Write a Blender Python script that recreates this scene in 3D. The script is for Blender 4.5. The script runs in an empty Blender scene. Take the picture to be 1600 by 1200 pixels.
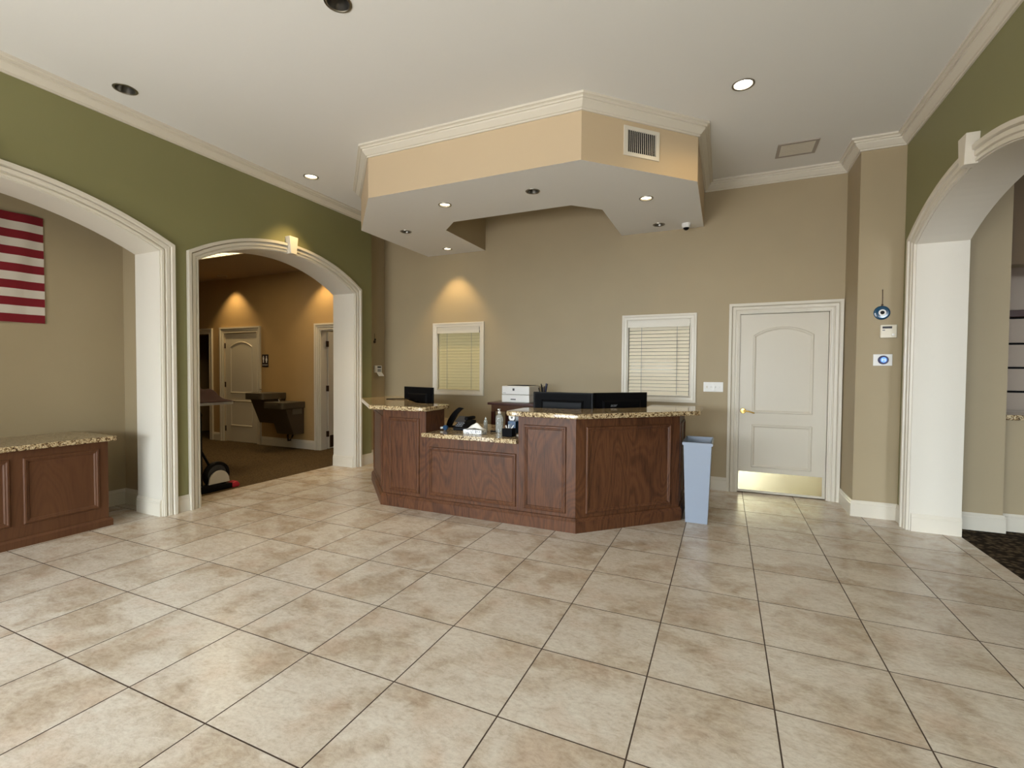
import bpy, bmesh, math, random
from mathutils import Vector, Matrix
random.seed(7)
C = bpy.context.scene.collection
SC = bpy.context.scene
PI = math.pi
# ------------------------------------------------------------------ camera
H = 1.3782
YAW, PITCH, ROLL = .4205, .0265, .0072
cy, sy, cp, sp = math.cos(YAW), math.sin(YAW), math.cos(PITCH), math.sin(PITCH)
fw = Vector((-sy*cp, cy*cp, -sp)); ri = Vector((cy, sy, 0)); up = ri.cross(fw)
cr, sr = math.cos(ROLL), math.sin(ROLL)
R_ = cr*ri + sr*up; U_ = -sr*ri + cr*up
cam_d = bpy.data.cameras.new('camera'); cam_d.sensor_width = 36; cam_d.lens = 36*741/1600
cam_d.clip_start = .05; cam_d.clip_end = 100
cam = bpy.data.objects.new('camera', cam_d); C.objects.link(cam)
M = Matrix((R_, U_, -fw)).transposed().to_4x4(); M.translation = Vector((0, 0, H))
cam.matrix_world = M
SC.camera = cam
# ------------------------------------------------------------------ exposure, world, daylight
SC.view_settings.view_transform = 'Standard'; SC.view_settings.look = 'None'
SC.view_settings.gamma = 1; SC.view_settings.use_curve_mapping = False
SC.view_settings.exposure = 0.0
W = bpy.data.worlds.new('world'); SC.world = W; W.use_nodes = True
W.node_tree.nodes['Background'].inputs[0].default_value = (.75, .85, 1, 1)
W.node_tree.nodes['Background'].inputs[1].default_value = 1.2
def area(name, loc, rot, sx, sy_, power, col):
    d = bpy.data.lights.new(name, 'AREA'); d.shape = 'RECTANGLE'; d.size = sx; d.size_y = sy_
    d.energy = power; d.color = col
    o = bpy.data.objects.new(name, d); C.objects.link(o); o.location = loc; o.rotation_euler = rot
    return o
DAY = (.83, .93, 1.0)
# large sky lamp well outside the rear windows, then two added fill lamps
area('daylight_sky_rear', (-2.0, -12.7, 5.4), (PI/2, 0, 0), 26, 8, 22000, DAY)
area('left_floor_fill', (-12.0, -3.0, 4.9), (PI/2, 0, -PI/2), 9, 7, 6500, DAY)  # added, with a gap in the left wall, to brighten the left floor
area('ground_bounce_fill', (-2.5, -8.3, -.15), (PI, 0, 0), 22, 7, 9500, (.97, .98, 1))  # added upward lamp in place of sunlit ground, lifts ceiling and soffit

# ------------------------------------------------------------------ materials
def lin(c):
    c = c/255
    return c/12.92 if c <= .04045 else ((c+.055)/1.055)**2.4
def rgb(r, g, b): return (lin(r), lin(g), lin(b), 1)
def nmat(name):
    m = bpy.data.materials.new(name); m.use_nodes = True
    nt = m.node_tree; b = nt.nodes['Principled BSDF']
    return m, nt, b
def N(nt, t, **k):
    n = nt.nodes.new(t)
    for a, v in k.items(): setattr(n, a, v)
    return n
def noise(nt, scale, detail=4, rough=.5, mapscale=None, vec=None, dist=0):
    tc = N(nt, 'ShaderNodeTexCoord'); src = vec or tc.outputs['Object']
    if mapscale:
        mp = N(nt, 'ShaderNodeMapping'); mp.inputs['Scale'].default_value = mapscale
        nt.links.new(src, mp.inputs[0]); src = mp.outputs[0]
    n = N(nt, 'ShaderNodeTexNoise'); n.inputs['Scale'].default_value = scale
    n.inputs['Detail'].default_value = detail; n.inputs['Roughness'].default_value = rough
    n.inputs['Distortion'].default_value = dist
    nt.links.new(src, n.inputs['Vector']); return n
def ramp(nt, fac, stops, interp='LINEAR'):
    r = N(nt, 'ShaderNodeValToRGB'); r.color_ramp.interpolation = interp
    el = r.color_ramp.elements
    while len(el) < len(stops): el.new(.5)
    for e, (p, c) in zip(el, stops): e.position = p; e.color = c
    nt.links.new(fac, r.inputs[0]); return r
def bump(nt, b, fac, strength, dist=.002):
    n = N(nt, 'ShaderNodeBump'); n.inputs['Strength'].default_value = strength
    n.inputs['Distance'].default_value = dist
    nt.links.new(fac, n.inputs['Height']); nt.links.new(n.outputs[0], b.inputs['Normal'])
def mat(name, col, rough=.5, metal=0, bmp=0, bscale=300, var=0, emit=None, es=1, spec=.5, trans=0):
    m, nt, b = nmat(name)
    b.inputs['Base Color'].default_value = col; b.inputs['Roughness'].default_value = rough
    b.inputs['Metallic'].default_value = metal; b.inputs['Specular IOR Level'].default_value = spec
    b.inputs['Transmission Weight'].default_value = trans
    if var or bmp:
        n = noise(nt, bscale, 3)
        if bmp: bump(nt, b, n.outputs['Fac'], bmp)
        if var:
            n2 = noise(nt, 3.0, 3)
            c2 = tuple(x*(1-var) for x in col[:3])+(1,)
            r = ramp(nt, n2.outputs['Fac'], [(.3, c2), (.7, col)])
            nt.links.new(r.outputs[0], b.inputs['Base Color'])
    if emit:
        b.inputs['Emission Color'].default_value = emit; b.inputs['Emission Strength'].default_value = es
    return m
def wood(name, dark, mid, light, contrast=1.0, gloss=.32):
    m, nt, b = nmat(name)
    tc = N(nt, 'ShaderNodeTexCoord')
    warp = noise(nt, 1.0, 1.5, .4, (3.2, 3.2, .8), dist=.4)
    mul = N(nt, 'ShaderNodeMath', operation='MULTIPLY'); mul.inputs[1].default_value = 88
    nt.links.new(warp.outputs['Fac'], mul.inputs[0])
    sn = N(nt, 'ShaderNodeMath', operation='SINE'); nt.links.new(mul.outputs[0], sn.inputs[0])
    ma = N(nt, 'ShaderNodeMapRange'); ma.inputs[1].default_value = -1; ma.inputs[2].default_value = 1
    nt.links.new(sn.outputs[0], ma.inputs[0])
    fine = noise(nt, 1.0, 4, .65, (150, 150, 7))
    broad = noise(nt, 1.0, 3, .5, (6, 6, 1.4))
    r1 = ramp(nt, ma.outputs[0], [(.0, dark), (.22, mid), (.55, light), (.85, light), (1, mid)])
    r2 = ramp(nt, fine.outputs['Fac'], [(.36, dark), (.52, light)])
    r3 = ramp(nt, broad.outputs['Fac'], [(.25, mid), (.75, light)])
    mx = N(nt, 'ShaderNodeMix', data_type='RGBA'); mx.inputs[0].default_value = .45*contrast
    nt.links.new(r3.outputs[0], mx.inputs[6]); nt.links.new(r1.outputs[0], mx.inputs[7])
    mx2 = N(nt, 'ShaderNodeMix', data_type='RGBA'); mx2.inputs[0].default_value = .33*contrast
    nt.links.new(mx.outputs[2], mx2.inputs[6]); nt.links.new(r2.outputs[0], mx2.inputs[7])
    nt.links.new(mx2.outputs[2], b.inputs['Base Color'])
    b.inputs['Roughness'].default_value = gloss; b.inputs['Specular IOR Level'].default_value = .26
    bump(nt, b, fine.outputs['Fac'], .12, .0008)
    return m
def granite(name):
    m, nt, b = nmat(name)
    n1 = noise(nt, 58, 5, .68, dist=.8); n2 = noise(nt, 120, 3, .6)
    r1 = ramp(nt, n1.outputs['Fac'], [(.34, rgb(26, 19, 14)), (.43, rgb(96, 70, 46)), (.49, rgb(176, 148, 104)), (.56, rgb(222, 204, 168)), (.68, rgb(150, 122, 82))])
    r2 = ramp(nt, n2.outputs['Fac'], [(.38, rgb(34, 26, 20)), (.5, rgb(255, 255, 255))])
    mx = N(nt, 'ShaderNodeMix', data_type='RGBA', blend_type='MULTIPLY'); mx.inputs[0].default_value = .6
    nt.links.new(r1.outputs[0], mx.inputs[6]); nt.links.new(r2.outputs[0], mx.inputs[7])
    nt.links.new(mx.outputs[2], b.inputs['Base Color'])
    b.inputs['Roughness'].default_value = .07
    return m
def tilemat():
    m, nt, b = nmat('ceramic_tile')
    tc = N(nt, 'ShaderNodeTexCoord'); oi = N(nt, 'ShaderNodeObjectInfo')
    sc = N(nt, 'ShaderNodeVectorMath', operation='SCALE'); sc.inputs[0].default_value = (37, 53, 11)
    nt.links.new(oi.outputs['Random'], sc.inputs[3])
    add = N(nt, 'ShaderNodeVectorMath', operation='ADD')
    nt.links.new(tc.outputs['Object'], add.inputs[0]); nt.links.new(sc.outputs[0], add.inputs[1])
    v = add.outputs[0]
    big = noise(nt, 3.3, 3, .5, vec=v, dist=.6)
    mid = noise(nt, 13, 9, .78, mapscale=(.75, 1.25, 1), vec=v, dist=.7)
    fine = noise(nt, 48, 8, .75, mapscale=(.8, 1.3, 1), vec=v)
    pink = noise(nt, 4.5, 2, .5, vec=v)
    base = ramp(nt, mid.outputs['Fac'], [(.30, rgb(186, 172, 154)), (.45, rgb(204, 192, 177)), (.6, rgb(212, 203, 189)), (.75, rgb(222, 214, 202))])
    bl = ramp(nt, mid.outputs['Fac'], [(.33, rgb(160, 142, 122)), (.5, rgb(184, 167, 147)), (.7, rgb(202, 188, 169))])
    f = ramp(nt, big.outputs['Fac'], [(.45, (0, 0, 0, 1)), (.64, (1, 1, 1, 1))])
    mx = N(nt, 'ShaderNodeMix', data_type='RGBA')
    nt.links.new(f.outputs[0], mx.inputs[0]); nt.links.new(base.outputs[0], mx.inputs[6]); nt.links.new(bl.outputs[0], mx.inputs[7])
    f2 = ramp(nt, pink.outputs['Fac'], [(.52, (0, 0, 0, 1)), (.72, (.38, .38, .38, 1))])
    mx2 = N(nt, 'ShaderNodeMix', data_type='RGBA'); mx2.inputs[7].default_value = rgb(196, 170, 148)
    nt.links.new(f2.outputs[0], mx2.inputs[0]); nt.links.new(mx.outputs[2], mx2.inputs[6])
    f3 = ramp(nt, fine.outputs['Fac'], [(.33, rgb(196, 188, 178)), (.55, (1, 1, 1, 1))])
    mx3 = N(nt, 'ShaderNodeMix', data_type='RGBA', blend_type='MULTIPLY'); mx3.inputs[0].default_value = .45
    nt.links.new(mx2.outputs[2], mx3.inputs[6]); nt.links.new(f3.outputs[0], mx3.inputs[7])
    nt.links.new(mx3.outputs[2], b.inputs['Base Color'])
    b.inputs['Roughness'].default_value = .26
    bump(nt, b, mid.outputs['Fac'], .12, .002)
    return m
def carpetmat(name, a, c, sc_=42):
    m, nt, b = nmat(name)
    n1 = noise(nt, 90, 3, .7); n2 = noise(nt, 3, 3, .5)
    vo = N(nt, 'ShaderNodeTexVoronoi'); vo.inputs['Scale'].default_value = sc_
    tc = N(nt, 'ShaderNodeTexCoord'); nt.links.new(tc.outputs['Object'], vo.inputs['Vector'])
    r = ramp(nt, vo.outputs['Distance'], [(.1, c), (.6, a)])
    r2 = ramp(nt, n1.outputs['Fac'], [(.3, rgb(120, 120, 120)), (.7, (1, 1, 1, 1))])
    mx = N(nt, 'ShaderNodeMix', data_type='RGBA', blend_type='MULTIPLY'); mx.inputs[0].default_value = .7
    nt.links.new(r.outputs[0], mx.inputs[6]); nt.links.new(r2.outputs[0], mx.inputs[7])
    nt.links.new(mx.outputs[2], b.inputs['Base Color'])
    b.inputs['Roughness'].default_value = .95; b.inputs['Specular IOR Level'].default_value = .1
    bump(nt, b, vo.outputs['Distance'], .6, .004)
    return m
BEIGE = mat('beige_paint', rgb(166, 149, 118), .55, bmp=.25, bscale=420, var=.03)
GREEN = mat('green_paint', rgb(130, 126, 84), .5, bmp=.25, bscale=420, var=.03)
PEACH = mat('lit_beige_paint', rgb(196, 174, 142), .55, bmp=.2, bscale=420)  # beige wall paint made lighter for the lit soffit; light is in the colour
TAN = mat('tan_hall_paint', rgb(176, 146, 100), .6, bmp=.25, bscale=420, var=.05)
CEIL = mat('white_ceiling_paint', rgb(224, 222, 217), .8, bmp=.35, bscale=350)
HCEIL = mat('hall_ceiling_paint', rgb(160, 140, 112), .85, bmp=.3, bscale=350)
TRIM = mat('white_gloss_trim', rgb(211, 203, 187), .32)
JAMB = mat('white_textured_paint', rgb(212, 205, 191), .5, bmp=.3, bscale=300)
DOORM = mat('white_door_paint', rgb(206, 198, 182), .38, bmp=.08, bscale=500)
BROWNW = mat('brown_header', rgb(96, 76, 50), .6, bmp=.2)  # one even brown for the side room header, darker than the beige
WOODM = wood('cherry_oak', rgb(30, 14, 8), rgb(74, 43, 26), rgb(98, 62, 39), 1.25, .42)
WOODC = wood('cherry_maple', rgb(62, 36, 22), rgb(84, 52, 33), rgb(98, 64, 41), .45, .48)
WOODD = mat('dark_red_wood', rgb(64, 26, 18), .35)
GRAN = granite('brown_granite')
TILE = tilemat()
GROUT = mat('brown_grout', rgb(72, 56, 44), .9, bmp=.3)
CARP = carpetmat('brown_carpet', rgb(104, 86, 60), rgb(70, 54, 36))
CARP2 = carpetmat('dark_loop_carpet', rgb(48, 38, 27), rgb(120, 102, 78), 24)
BLACK = mat('black_plastic', rgb(10, 10, 12), .45, spec=.12)
BLACKM = mat('matt_black_plastic', rgb(11, 11, 13), .65, spec=.08)
VOID = mat('painted_room_dark', rgb(20, 18, 16), .9)  # near-black colour stands in for the darkness of the far room
STEEL = mat('brushed_steel', rgb(150, 145, 135), .3, 1)
DSTEEL = mat('dark_grey_steel', rgb(92, 84, 72), .45, .5)
CHROME = mat('chrome', rgb(220, 220, 220), .1, 1)
BRASS = mat('brass', rgb(200, 165, 95), .22, 1)
KICK = mat('polished_brass_plate', rgb(236, 222, 180), .2, 1)
BRONZE = mat('dark_bronze', rgb(70, 52, 40), .4, .8)
BINM = mat('blue_grey_plastic', rgb(140, 149, 164), .45, bmp=.1, bscale=500)
WHITEP = mat('white_plastic', rgb(232, 230, 226), .4)
CREAMP = mat('cream_plastic', rgb(226, 218, 200), .45)
GREYP = mat('grey_plastic', rgb(120, 122, 126), .45)
DGREY = mat('dark_grey_plastic', rgb(52, 52, 54), .5)
BLUEP = mat('blue_plastic', rgb(24, 62, 96), .35)
NAVY = mat('navy_plastic', rgb(26, 34, 84), .35)
TEAL = mat('teal_glass', rgb(16, 66, 96), .12)
RED = mat('red_plastic', rgb(170, 24, 44), .4)
FRED = mat('red_flag_cloth', rgb(116, 5, 20), .85, bmp=.2)
FWHITE = mat('white_flag_cloth', rgb(200, 190, 176), .85, bmp=.2)
FBLUE = mat('blue_flag_cloth', rgb(30, 36, 90), .85)
CLOTH = mat('dark_maroon_cloth', rgb(58, 32, 26), .9, bmp=.4, bscale=120)
PAPER = mat('white_paper', rgb(240, 238, 234), .8)
GLASS = mat('clear_glass', (.9, .95, .95, 1), .02, trans=1)
CLEARP = mat('clear_plastic', rgb(222, 228, 226), .1, trans=.75)
SLATY = mat('ivory_slat', rgb(206, 192, 146), .5)
SLATW = mat('white_slat', rgb(238, 228, 206), .5)
SHUT = mat('pale_taupe_panel', rgb(182, 164, 146), .5)
REFL = mat('grey_metal_reflector', rgb(120, 116, 108), .28, .9)
LAMP = mat('lit_lamp_lens', rgb(255, 240, 200), .5, emit=(1, .86, .58, 1), es=6)
LAMPW = mat('bright_lamp_lens', rgb(255, 240, 220), .5, emit=(1, .9, .74, 1), es=14)
BULB = mat('unlit_bulb_glass', rgb(205, 200, 190), .15)
TROFF = mat('fluorescent_diffuser', rgb(255, 245, 200), .5, emit=(1, .88, .55, 1), es=1.7)
GLOW = mat('blue_display', rgb(40, 90, 220), .3, emit=(.12, .35, 1, 1), es=1.2)
NIGHT = mat('dark_window_glass', rgb(24, 24, 26), .05)

# ------------------------------------------------------------------ geometry helpers
class B:
    def __init__(s): s.v = []; s.f = []
    def add(s, vs, fs):
        n = len(s.v); s.v += [tuple(v) for v in vs]; s.f += [tuple(i+n for i in f) for f in fs]; return s
    def box(s, x0, x1, y0, y1, z0, z1):
        return s.add([(x, y, z) for x in (x0, x1) for y in (y0, y1) for z in (z0, z1)],
                     [(0, 1, 3, 2), (4, 6, 7, 5), (0, 4, 5, 1), (2, 3, 7, 6), (0, 2, 6, 4), (1, 5, 7, 3)])
    def prism(s, pts, d):
        """pts: 3D polygon, d: extrusion vector"""
        n = len(pts); d = Vector(d); P = [Vector(p) for p in pts]
        return s.add(P+[p+d for p in P], [tuple(range(n))[::-1], tuple(range(n, 2*n))] + [(i, (i+1) % n, n+(i+1) % n, n+i) for i in range(n)])
    def sweep(s, path, nrm, prof, closed=False, caps=True):
        P = [Vector(p) for p in path]; n = len(P); nrm = Vector(nrm).normalized(); k = len(prof)
        sides = []
        for i in range(n if closed else n-1):
            t = (P[(i+1) % n]-P[i]).normalized(); sides.append(t.cross(nrm))
        vs = []
        for i in range(n):
            if closed: a, b = sides[i-1], sides[i]
            else: a = sides[max(i-1, 0)]; b = sides[min(i, n-2)]
            m = (a+b)/(1+a.dot(b))
            for (u, w) in prof: vs.append(P[i]+m*u+nrm*w)
        fs = []
        for i in range(n if closed else n-1):
            j = (i+1) % n
            for q in range(k): r = (q+1) % k; fs.append((i*k+q, i*k+r, j*k+r, j*k+q))
        if not closed and caps: fs += [tuple(range(k)), tuple((n-1)*k+q for q in range(k))[::-1]]
        return s.add(vs, fs)
    def lathe(s, prof, c=(0, 0, 0), seg=24, axis='z'):
        vs = []; k = len(prof)
        for i in range(seg):
            a = 2*PI*i/seg
            for r, z in prof:
                x, y = r*math.cos(a), r*math.sin(a)
                vs.append({'z': (c[0]+x, c[1]+y, c[2]+z), 'y': (c[0]+x, c[1]+z, c[2]+y), 'x': (c[0]+z, c[1]+x, c[2]+y)}[axis])
        fs = [(i*k+q, ((i+1) % seg)*k+q, ((i+1) % seg)*k+q+1, i*k+q+1) for i in range(seg) for q in range(k-1)]
        return s.add(vs, fs)
    def cyl(s, p, q, r, r2=None, seg=14):
        p, q = Vector(p), Vector(q); r2 = r if r2 is None else r2
        t = (q-p).normalized(); a = t.orthogonal().normalized(); b = t.cross(a)
        vs = [p+(a*math.cos(2*PI*i/seg)+b*math.sin(2*PI*i/seg))*r for i in range(seg)]
        vs += [q+(a*math.cos(2*PI*i/seg)+b*math.sin(2*PI*i/seg))*r2 for i in range(seg)]
        return s.add(vs, [(i, (i+1) % seg, seg+(i+1) % seg, seg+i) for i in range(seg)]+[tuple(range(seg))[::-1], tuple(range(seg, 2*seg))])
    def tube(s, pts, r, seg=8):
        P = [Vector(p) for p in pts]; n = len(P); vs = []
        ref = Vector((.3, .5, .8)).normalized()
        for i in range(n):
            t = (P[min(i+1, n-1)]-P[max(i-1, 0)]).normalized()
            a = t.cross(ref).normalized(); b = t.cross(a)
            vs += [P[i]+(a*math.cos(2*PI*j/seg)+b*math.sin(2*PI*j/seg))*r for j in range(seg)]
        fs = [(i*seg+j, i*seg+(j+1) % seg, (i+1)*seg+(j+1) % seg, (i+1)*seg+j) for i in range(n-1) for j in range(seg)]
        return s.add(vs, fs+[tuple(range(seg))[::-1], tuple((n-1)*seg+j for j in range(seg))])
    def build(s, name, m, parent=None, bevel=0, smooth=False, seg=2, origin=None):
        me = bpy.data.meshes.new(name)
        o = Vector(origin) if origin else Vector((0, 0, 0))
        p = parent
        if p is not None:
            while p is not None: o += p.location; p = p.parent
        me.from_pydata([tuple(Vector(v)-o) for v in s.v], [], s.f)
        bm = bmesh.new(); bm.from_mesh(me); bmesh.ops.recalc_face_normals(bm, faces=bm.faces); bm.to_mesh(me); bm.free()
        me.materials.append(m)
        ob = bpy.data.objects.new(name, me); C.objects.link(ob)
        if origin and parent is None: ob.location = origin
        elif origin: 
            ob.location = origin if False else (0, 0, 0)
        ob.parent = parent
        if smooth or bevel:
            for f in me.polygons: f.use_smooth = True
            md = None
        if bevel:
            md = ob.modifiers.new('bevel', 'BEVEL'); md.width = bevel; md.segments = seg; md.limit_method = 'ANGLE'; md.angle_limit = .6
            md.harden_normals = True
        elif smooth:
            me.set_sharp_from_angle(angle=.3)
            wn = ob.modifiers.new('weighted', 'WEIGHTED_NORMAL'); wn.keep_sharp = True
        return ob
def thing(name, label, cat, loc, group=None):
    o = bpy.data.objects.new(name, None); C.objects.link(o); o.location = loc; o.empty_display_size = .1
    o['label'] = label; o['category'] = cat
    if group: o['group'] = group
    return o
def tag(o, label, cat, group=None):
    o['label'] = label; o['category'] = cat
    if group: o['group'] = group
    return o
def struct(name, loc=(0, 0, 0)):
    o = bpy.data.objects.new(name, None); C.objects.link(o); o.location = loc; o.empty_display_size = .1
    o['kind'] = 'structure'; return o
def st(o): o['kind'] = 'structure'; return o
def text_mesh(name, cu):
    t = bpy.data.objects.new(name, cu); C.objects.link(t)
    bpy.context.view_layer.update()
    me = bpy.data.meshes.new_from_object(t.evaluated_get(bpy.context.evaluated_depsgraph_get()))
    bpy.data.objects.remove(t)
    o = bpy.data.objects.new(name, me); C.objects.link(o); return o
def lab(o, l): o['label'] = l; return o
def dup(root, loc, label=None, rotz=None):
    r = root.copy(); C.objects.link(r); r.location = loc
    if rotz is not None: r.rotation_euler = (0, 0, rotz)
    if label: r['label'] = label
    for ch in list(root.children):
        c = ch.copy(); C.objects.link(c); c.parent = r
        for g in list(ch.children):
            d = g.copy(); C.objects.link(d); d.parent = c
    return r
def arc(cy_, halfw, zc, R, n=22):
    """arch points (y,z) from low y to high y incl. springs"""
    a = math.asin(halfw/R)
    return [(cy_+R*math.sin(-a+2*a*i/n), zc+R*math.cos(-a+2*a*i/n)) for i in range(n+1)]

XL, XR, YB, ZC = -4.76, 1.51, 6.06, 3.60
YR = -4.3
T = .508
def gx(c): return (c-2.5827)*T
def gy(r): return (r+2.2997)*T
# arches: centre, inner half width, circle centre z, inner radius
A1 = (1.45, 1.24, 2.865-2.90, 2.795)
A2 = (4.113, 1.088, 2.87-2.20, 2.095)
A3 = (4.19, 1.046, 2.895-2.22, 2.115)

# ------------------------------------------------------------------ floor
fl = st(B().box(-5.6, 1.87, YR, 6.2, -.06, -.0014).build('floor', GROUT))
G = .0055
def tile_mesh(w, h):
    b = bmesh.new(); 
    z0, z1, e = -.0045, 0, .0003
    vs = [b.verts.new(p) for p in [(-w/2, -h/2, z0), (w/2, -h/2, z0), (w/2, h/2, z0), (-w/2, h/2, z0), (-w/2, -h/2, z1-e), (w/2, -h/2, z1-e), (w/2, h/2, z1-e), (-w/2, h/2, z1-e),
          (-w/2+e, -h/2+e, z1), (w/2-e, -h/2+e, z1), (w/2-e, h/2-e, z1), (-w/2+e, h/2-e, z1)]]
    for i in range(4):
        j = (i+1) % 4
        b.faces.new((vs[i], vs[j], vs[4+j], vs[4+i])); b.faces.new((vs[4+i], vs[4+j], vs[8+j], vs[8+i]))
    b.faces.new(vs[8:12])
    me = bpy.data.meshes.new('tile'); b.to_mesh(me); b.free(); me.materials.append(TILE); me.materials.append(GROUT)
    for p in me.polygons:
        if abs(p.normal.z) < .9: p.material_index = 1
    return me
cache = {}
def tile(x0, x1, y0, y1):
    w, h = x1-x0-G, y1-y0-G
    if w < .02 or h < .02: return
    k = (round(w, 3), round(h, 3))
    if k not in cache: cache[k] = tile_mesh(w, h)
    o = bpy.data.objects.new('tile', cache[k]); C.objects.link(o); o.parent = fl
    o.location = ((x0+x1)/2, (y0+y1)/2, random.uniform(0, .0004))
CW, CE = -5.145, 1.865
ys = [gy(r) for r in range(-8, 11)]
st(B().box(-5.6, 1.865, YR, gy(-8)-.003, -.06, 0).build('floor_rear', TILE))
for c in range(-9, 7):
    for i in range(len(ys)-1):
        a0, a1, b0, b1 = gx(c), gx(c+1), ys[i], min(ys[i+1], 6.12)
        b0 = max(b0, YR)
        lo = -5.60 if b1 < 2.9 else CW
        a0 = max(a0, lo); a1 = min(a1, CE)
        if b1-b0 > .03 and a1-a0 > .03: tile(a0, a1, b0, b1)

tile(-5.60, CW, gy(3), 2.815)

# carpets
st(B().box(-10.6, CW, 2.9, 9.0, -.06, .002).build('carpet_hall', CARP))
st(B().box(CE, 5.2, YR, 9.0, -.06, .002).build('carpet_side_room', CARP2))
st(B().box(-5.145, 1.865, 6.2, 9.0, -.06, -.001).build('floor_office', CARP))

# ------------------------------------------------------------------ ceiling with holes
def plate(name, outer, holes, z, m):
    bm = bmesh.new()
    def loop(pts):
        vs = [bm.verts.new((x, y, z)) for x, y in pts]
        for i in range(len(vs)): bm.edges.new((vs[i], vs[(i+1) % len(vs)]))
    loop(outer)
    for (hx, hy, hr) in holes: loop([(hx+hr*math.cos(2*PI*i/24), hy+hr*math.sin(2*PI*i/24)) for i in range(24)])
    bmesh.ops.triangle_fill(bm, use_beauty=True, use_dissolve=False, edges=bm.edges[:])
    for f in bm.faces:
        if f.normal.z > 0: f.normal_flip()
    me = bpy.data.meshes.new(name); bm.to_mesh(me); bm.free(); me.materials.append(m)
    o = bpy.data.objects.new(name, me); C.objects.link(o); return o
HR = .072
main_dl = [(.095, 4.11, 'on', 'brightest lit ceiling downlight, on the high ceiling beyond the soffit corner'),
           (-4.388, 2.235, 'off', 'unlit round ceiling downlight above the green wall near the wide arch'),
           (-4.378, 4.085, 'on', 'lit ceiling downlight close to the green wall between the arches and soffit'),
           (-2.17, 2.235, 'off', 'unlit ceiling downlight cut by the top edge of the picture'),
           (.095, 2.235, 'off', 'unlit ceiling downlight of the front row nearest the tall side arch')]
oc = plate('ceiling', [(XL-.3, YR-.1), (XR+.36, YR-.1), (XR+.36, YB+.1), (XL-.3, YB+.1)], [(x, y, HR) for x, y, _, _ in main_dl], ZC, CEIL); st(oc)
st(B().box(-10.8, 5.4, YR-.2, 9.2, 3.76, 3.8).build('ceiling_roof_deck', CEIL))
lower_dl = [(-2.675, 4.245, 'on', 'lit downlight under the soffit nearest its long front face'),
            (-1.70, 4.255, 'off', 'unlit downlight in the middle of the soffit front'),
            (-.735, 4.865, 'on', 'lit downlight under the soffit below the air grille'),
            (-3.63, 4.865, 'off', 'unlit downlight under the soffit end by the green wall'),
            (-3.60, 5.78, 'on', 'lit downlight under the soffit close to the back wall above the ivory blind'),
            (-.725, 5.78, 'off', 'unlit downlight under the soffit beside the dome camera')]
SO = [(-4.11, 6.06), (-4.11, 4.61), (-3.28, 3.78), (-1.09, 3.78), (-.25, 4.62), (-.25, 6.06), (-1.21, 6.06), (-1.21, 5.025), (-1.475, 4.765), (-2.885, 4.765), (-3.14, 5.01), (-3.14, 6.06)]
ZS = 3.10
sof = struct('soffit', (-2.18, 4.9, ZS))
b = B()
def strip(b, pts, z0, z1):
    for p, q in zip(pts[:-1], pts[1:]): b.add([(p[0], p[1], z0), (q[0], q[1], z0), (q[0], q[1], z1), (p[0], p[1], z1)], [(0, 1, 2, 3)])
strip(b, SO[0:6], ZS, ZC); b.build('soffit_face', PEACH, sof)
b = B(); strip(b, SO[6:12], ZS, ZC); b.build('soffit_inner_face', BEIGE, sof)
u = plate('soffit_underside', [(x, y) for x, y in SO], [(x, y, .06) for x, y, _, _ in lower_dl], ZS, CEIL)
u.parent = sof; u.matrix_parent_inverse = Matrix.Translation(-sof.location)
# crown
CR = [(0, .105), (.014, .105), (.014, .090), (.024, .088), (.060, .052), (.060, .038), (.073, .038), (.073, .024), (.086, .018), (.095, .018), (.095, .0), (0, 0)]
def crown(name, pts, z=ZC, parent=None):
    if parent is None: pts = pts[::-1]
    o = B().sweep([(x, y, z) for x, y in pts], (0, 0, -1), CR).build(name, TRIM, parent, smooth=True)
    return o
crown('crown_moulding', [(x, y) for x, y in SO[0:6]][::-1], parent=sof)

def rects_wall(name, y0, y1, x0, x1, z0, z1, holes, m):
    """wall slab in the XZ plane with rectangular holes (hx0,hx1,hz0,hz1)"""
    b = B(); xs = sorted({x0, x1, *[h[0] for h in holes], *[h[1] for h in holes]})
    for a, c in zip(xs[:-1], xs[1:]):
        hs = sorted([h for h in holes if h[0] <= a+1e-6 and h[1] >= c-1e-6], key=lambda h: h[2]); z = z0
        for h in hs:
            if h[2] > z+1e-6: b.box(a, c, y0, y1, z, h[2])
            z = h[3]
        if z < z1-1e-6: b.box(a, c, y0, y1, z, z1)
    o = b.build(name, m)
    bm = bmesh.new(); bm.from_mesh(o.data); bmesh.ops.remove_doubles(bm, verts=bm.verts, dist=1e-5); bm.to_mesh(o.data); bm.free()
    return st(o)
# ------------------------------------------------------------------ walls
def arch_wall(name, x0, x1, ya, yb, arches, m, z1=ZC+.12):
    pts = [(ya, -.01)]
    for a in arches:
        p = arc(*a); pts += [(a[0]-a[1], -.01)]+p+[(a[0]+a[1], -.01)]
    pts += [(yb, -.01), (yb, z1), (ya, z1)]
    return st(B().prism([(x0, y, z) for y, z in pts], (x1-x0, 0, 0)).build(name, m))
TH = .385
arch_wall('wall_left', XL, XL-TH+.004, -.55, 5.555, [A1, A2], GREEN)
st(B().box(XL-TH+.004, XL, YR, -.55, -.01, .05).box(XL-TH+.004, XL, YR, -.55, 2.35, ZC+.12).box(XL-TH+.004, XL, YR, -2.45, .05, 2.35).build('wall_left', GREEN))  # opening left between these pieces is made up, to admit the left fill
arch_wall('wall_right', XR, XR+.357-.004, YR, 5.55, [A3], GREEN)
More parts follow.
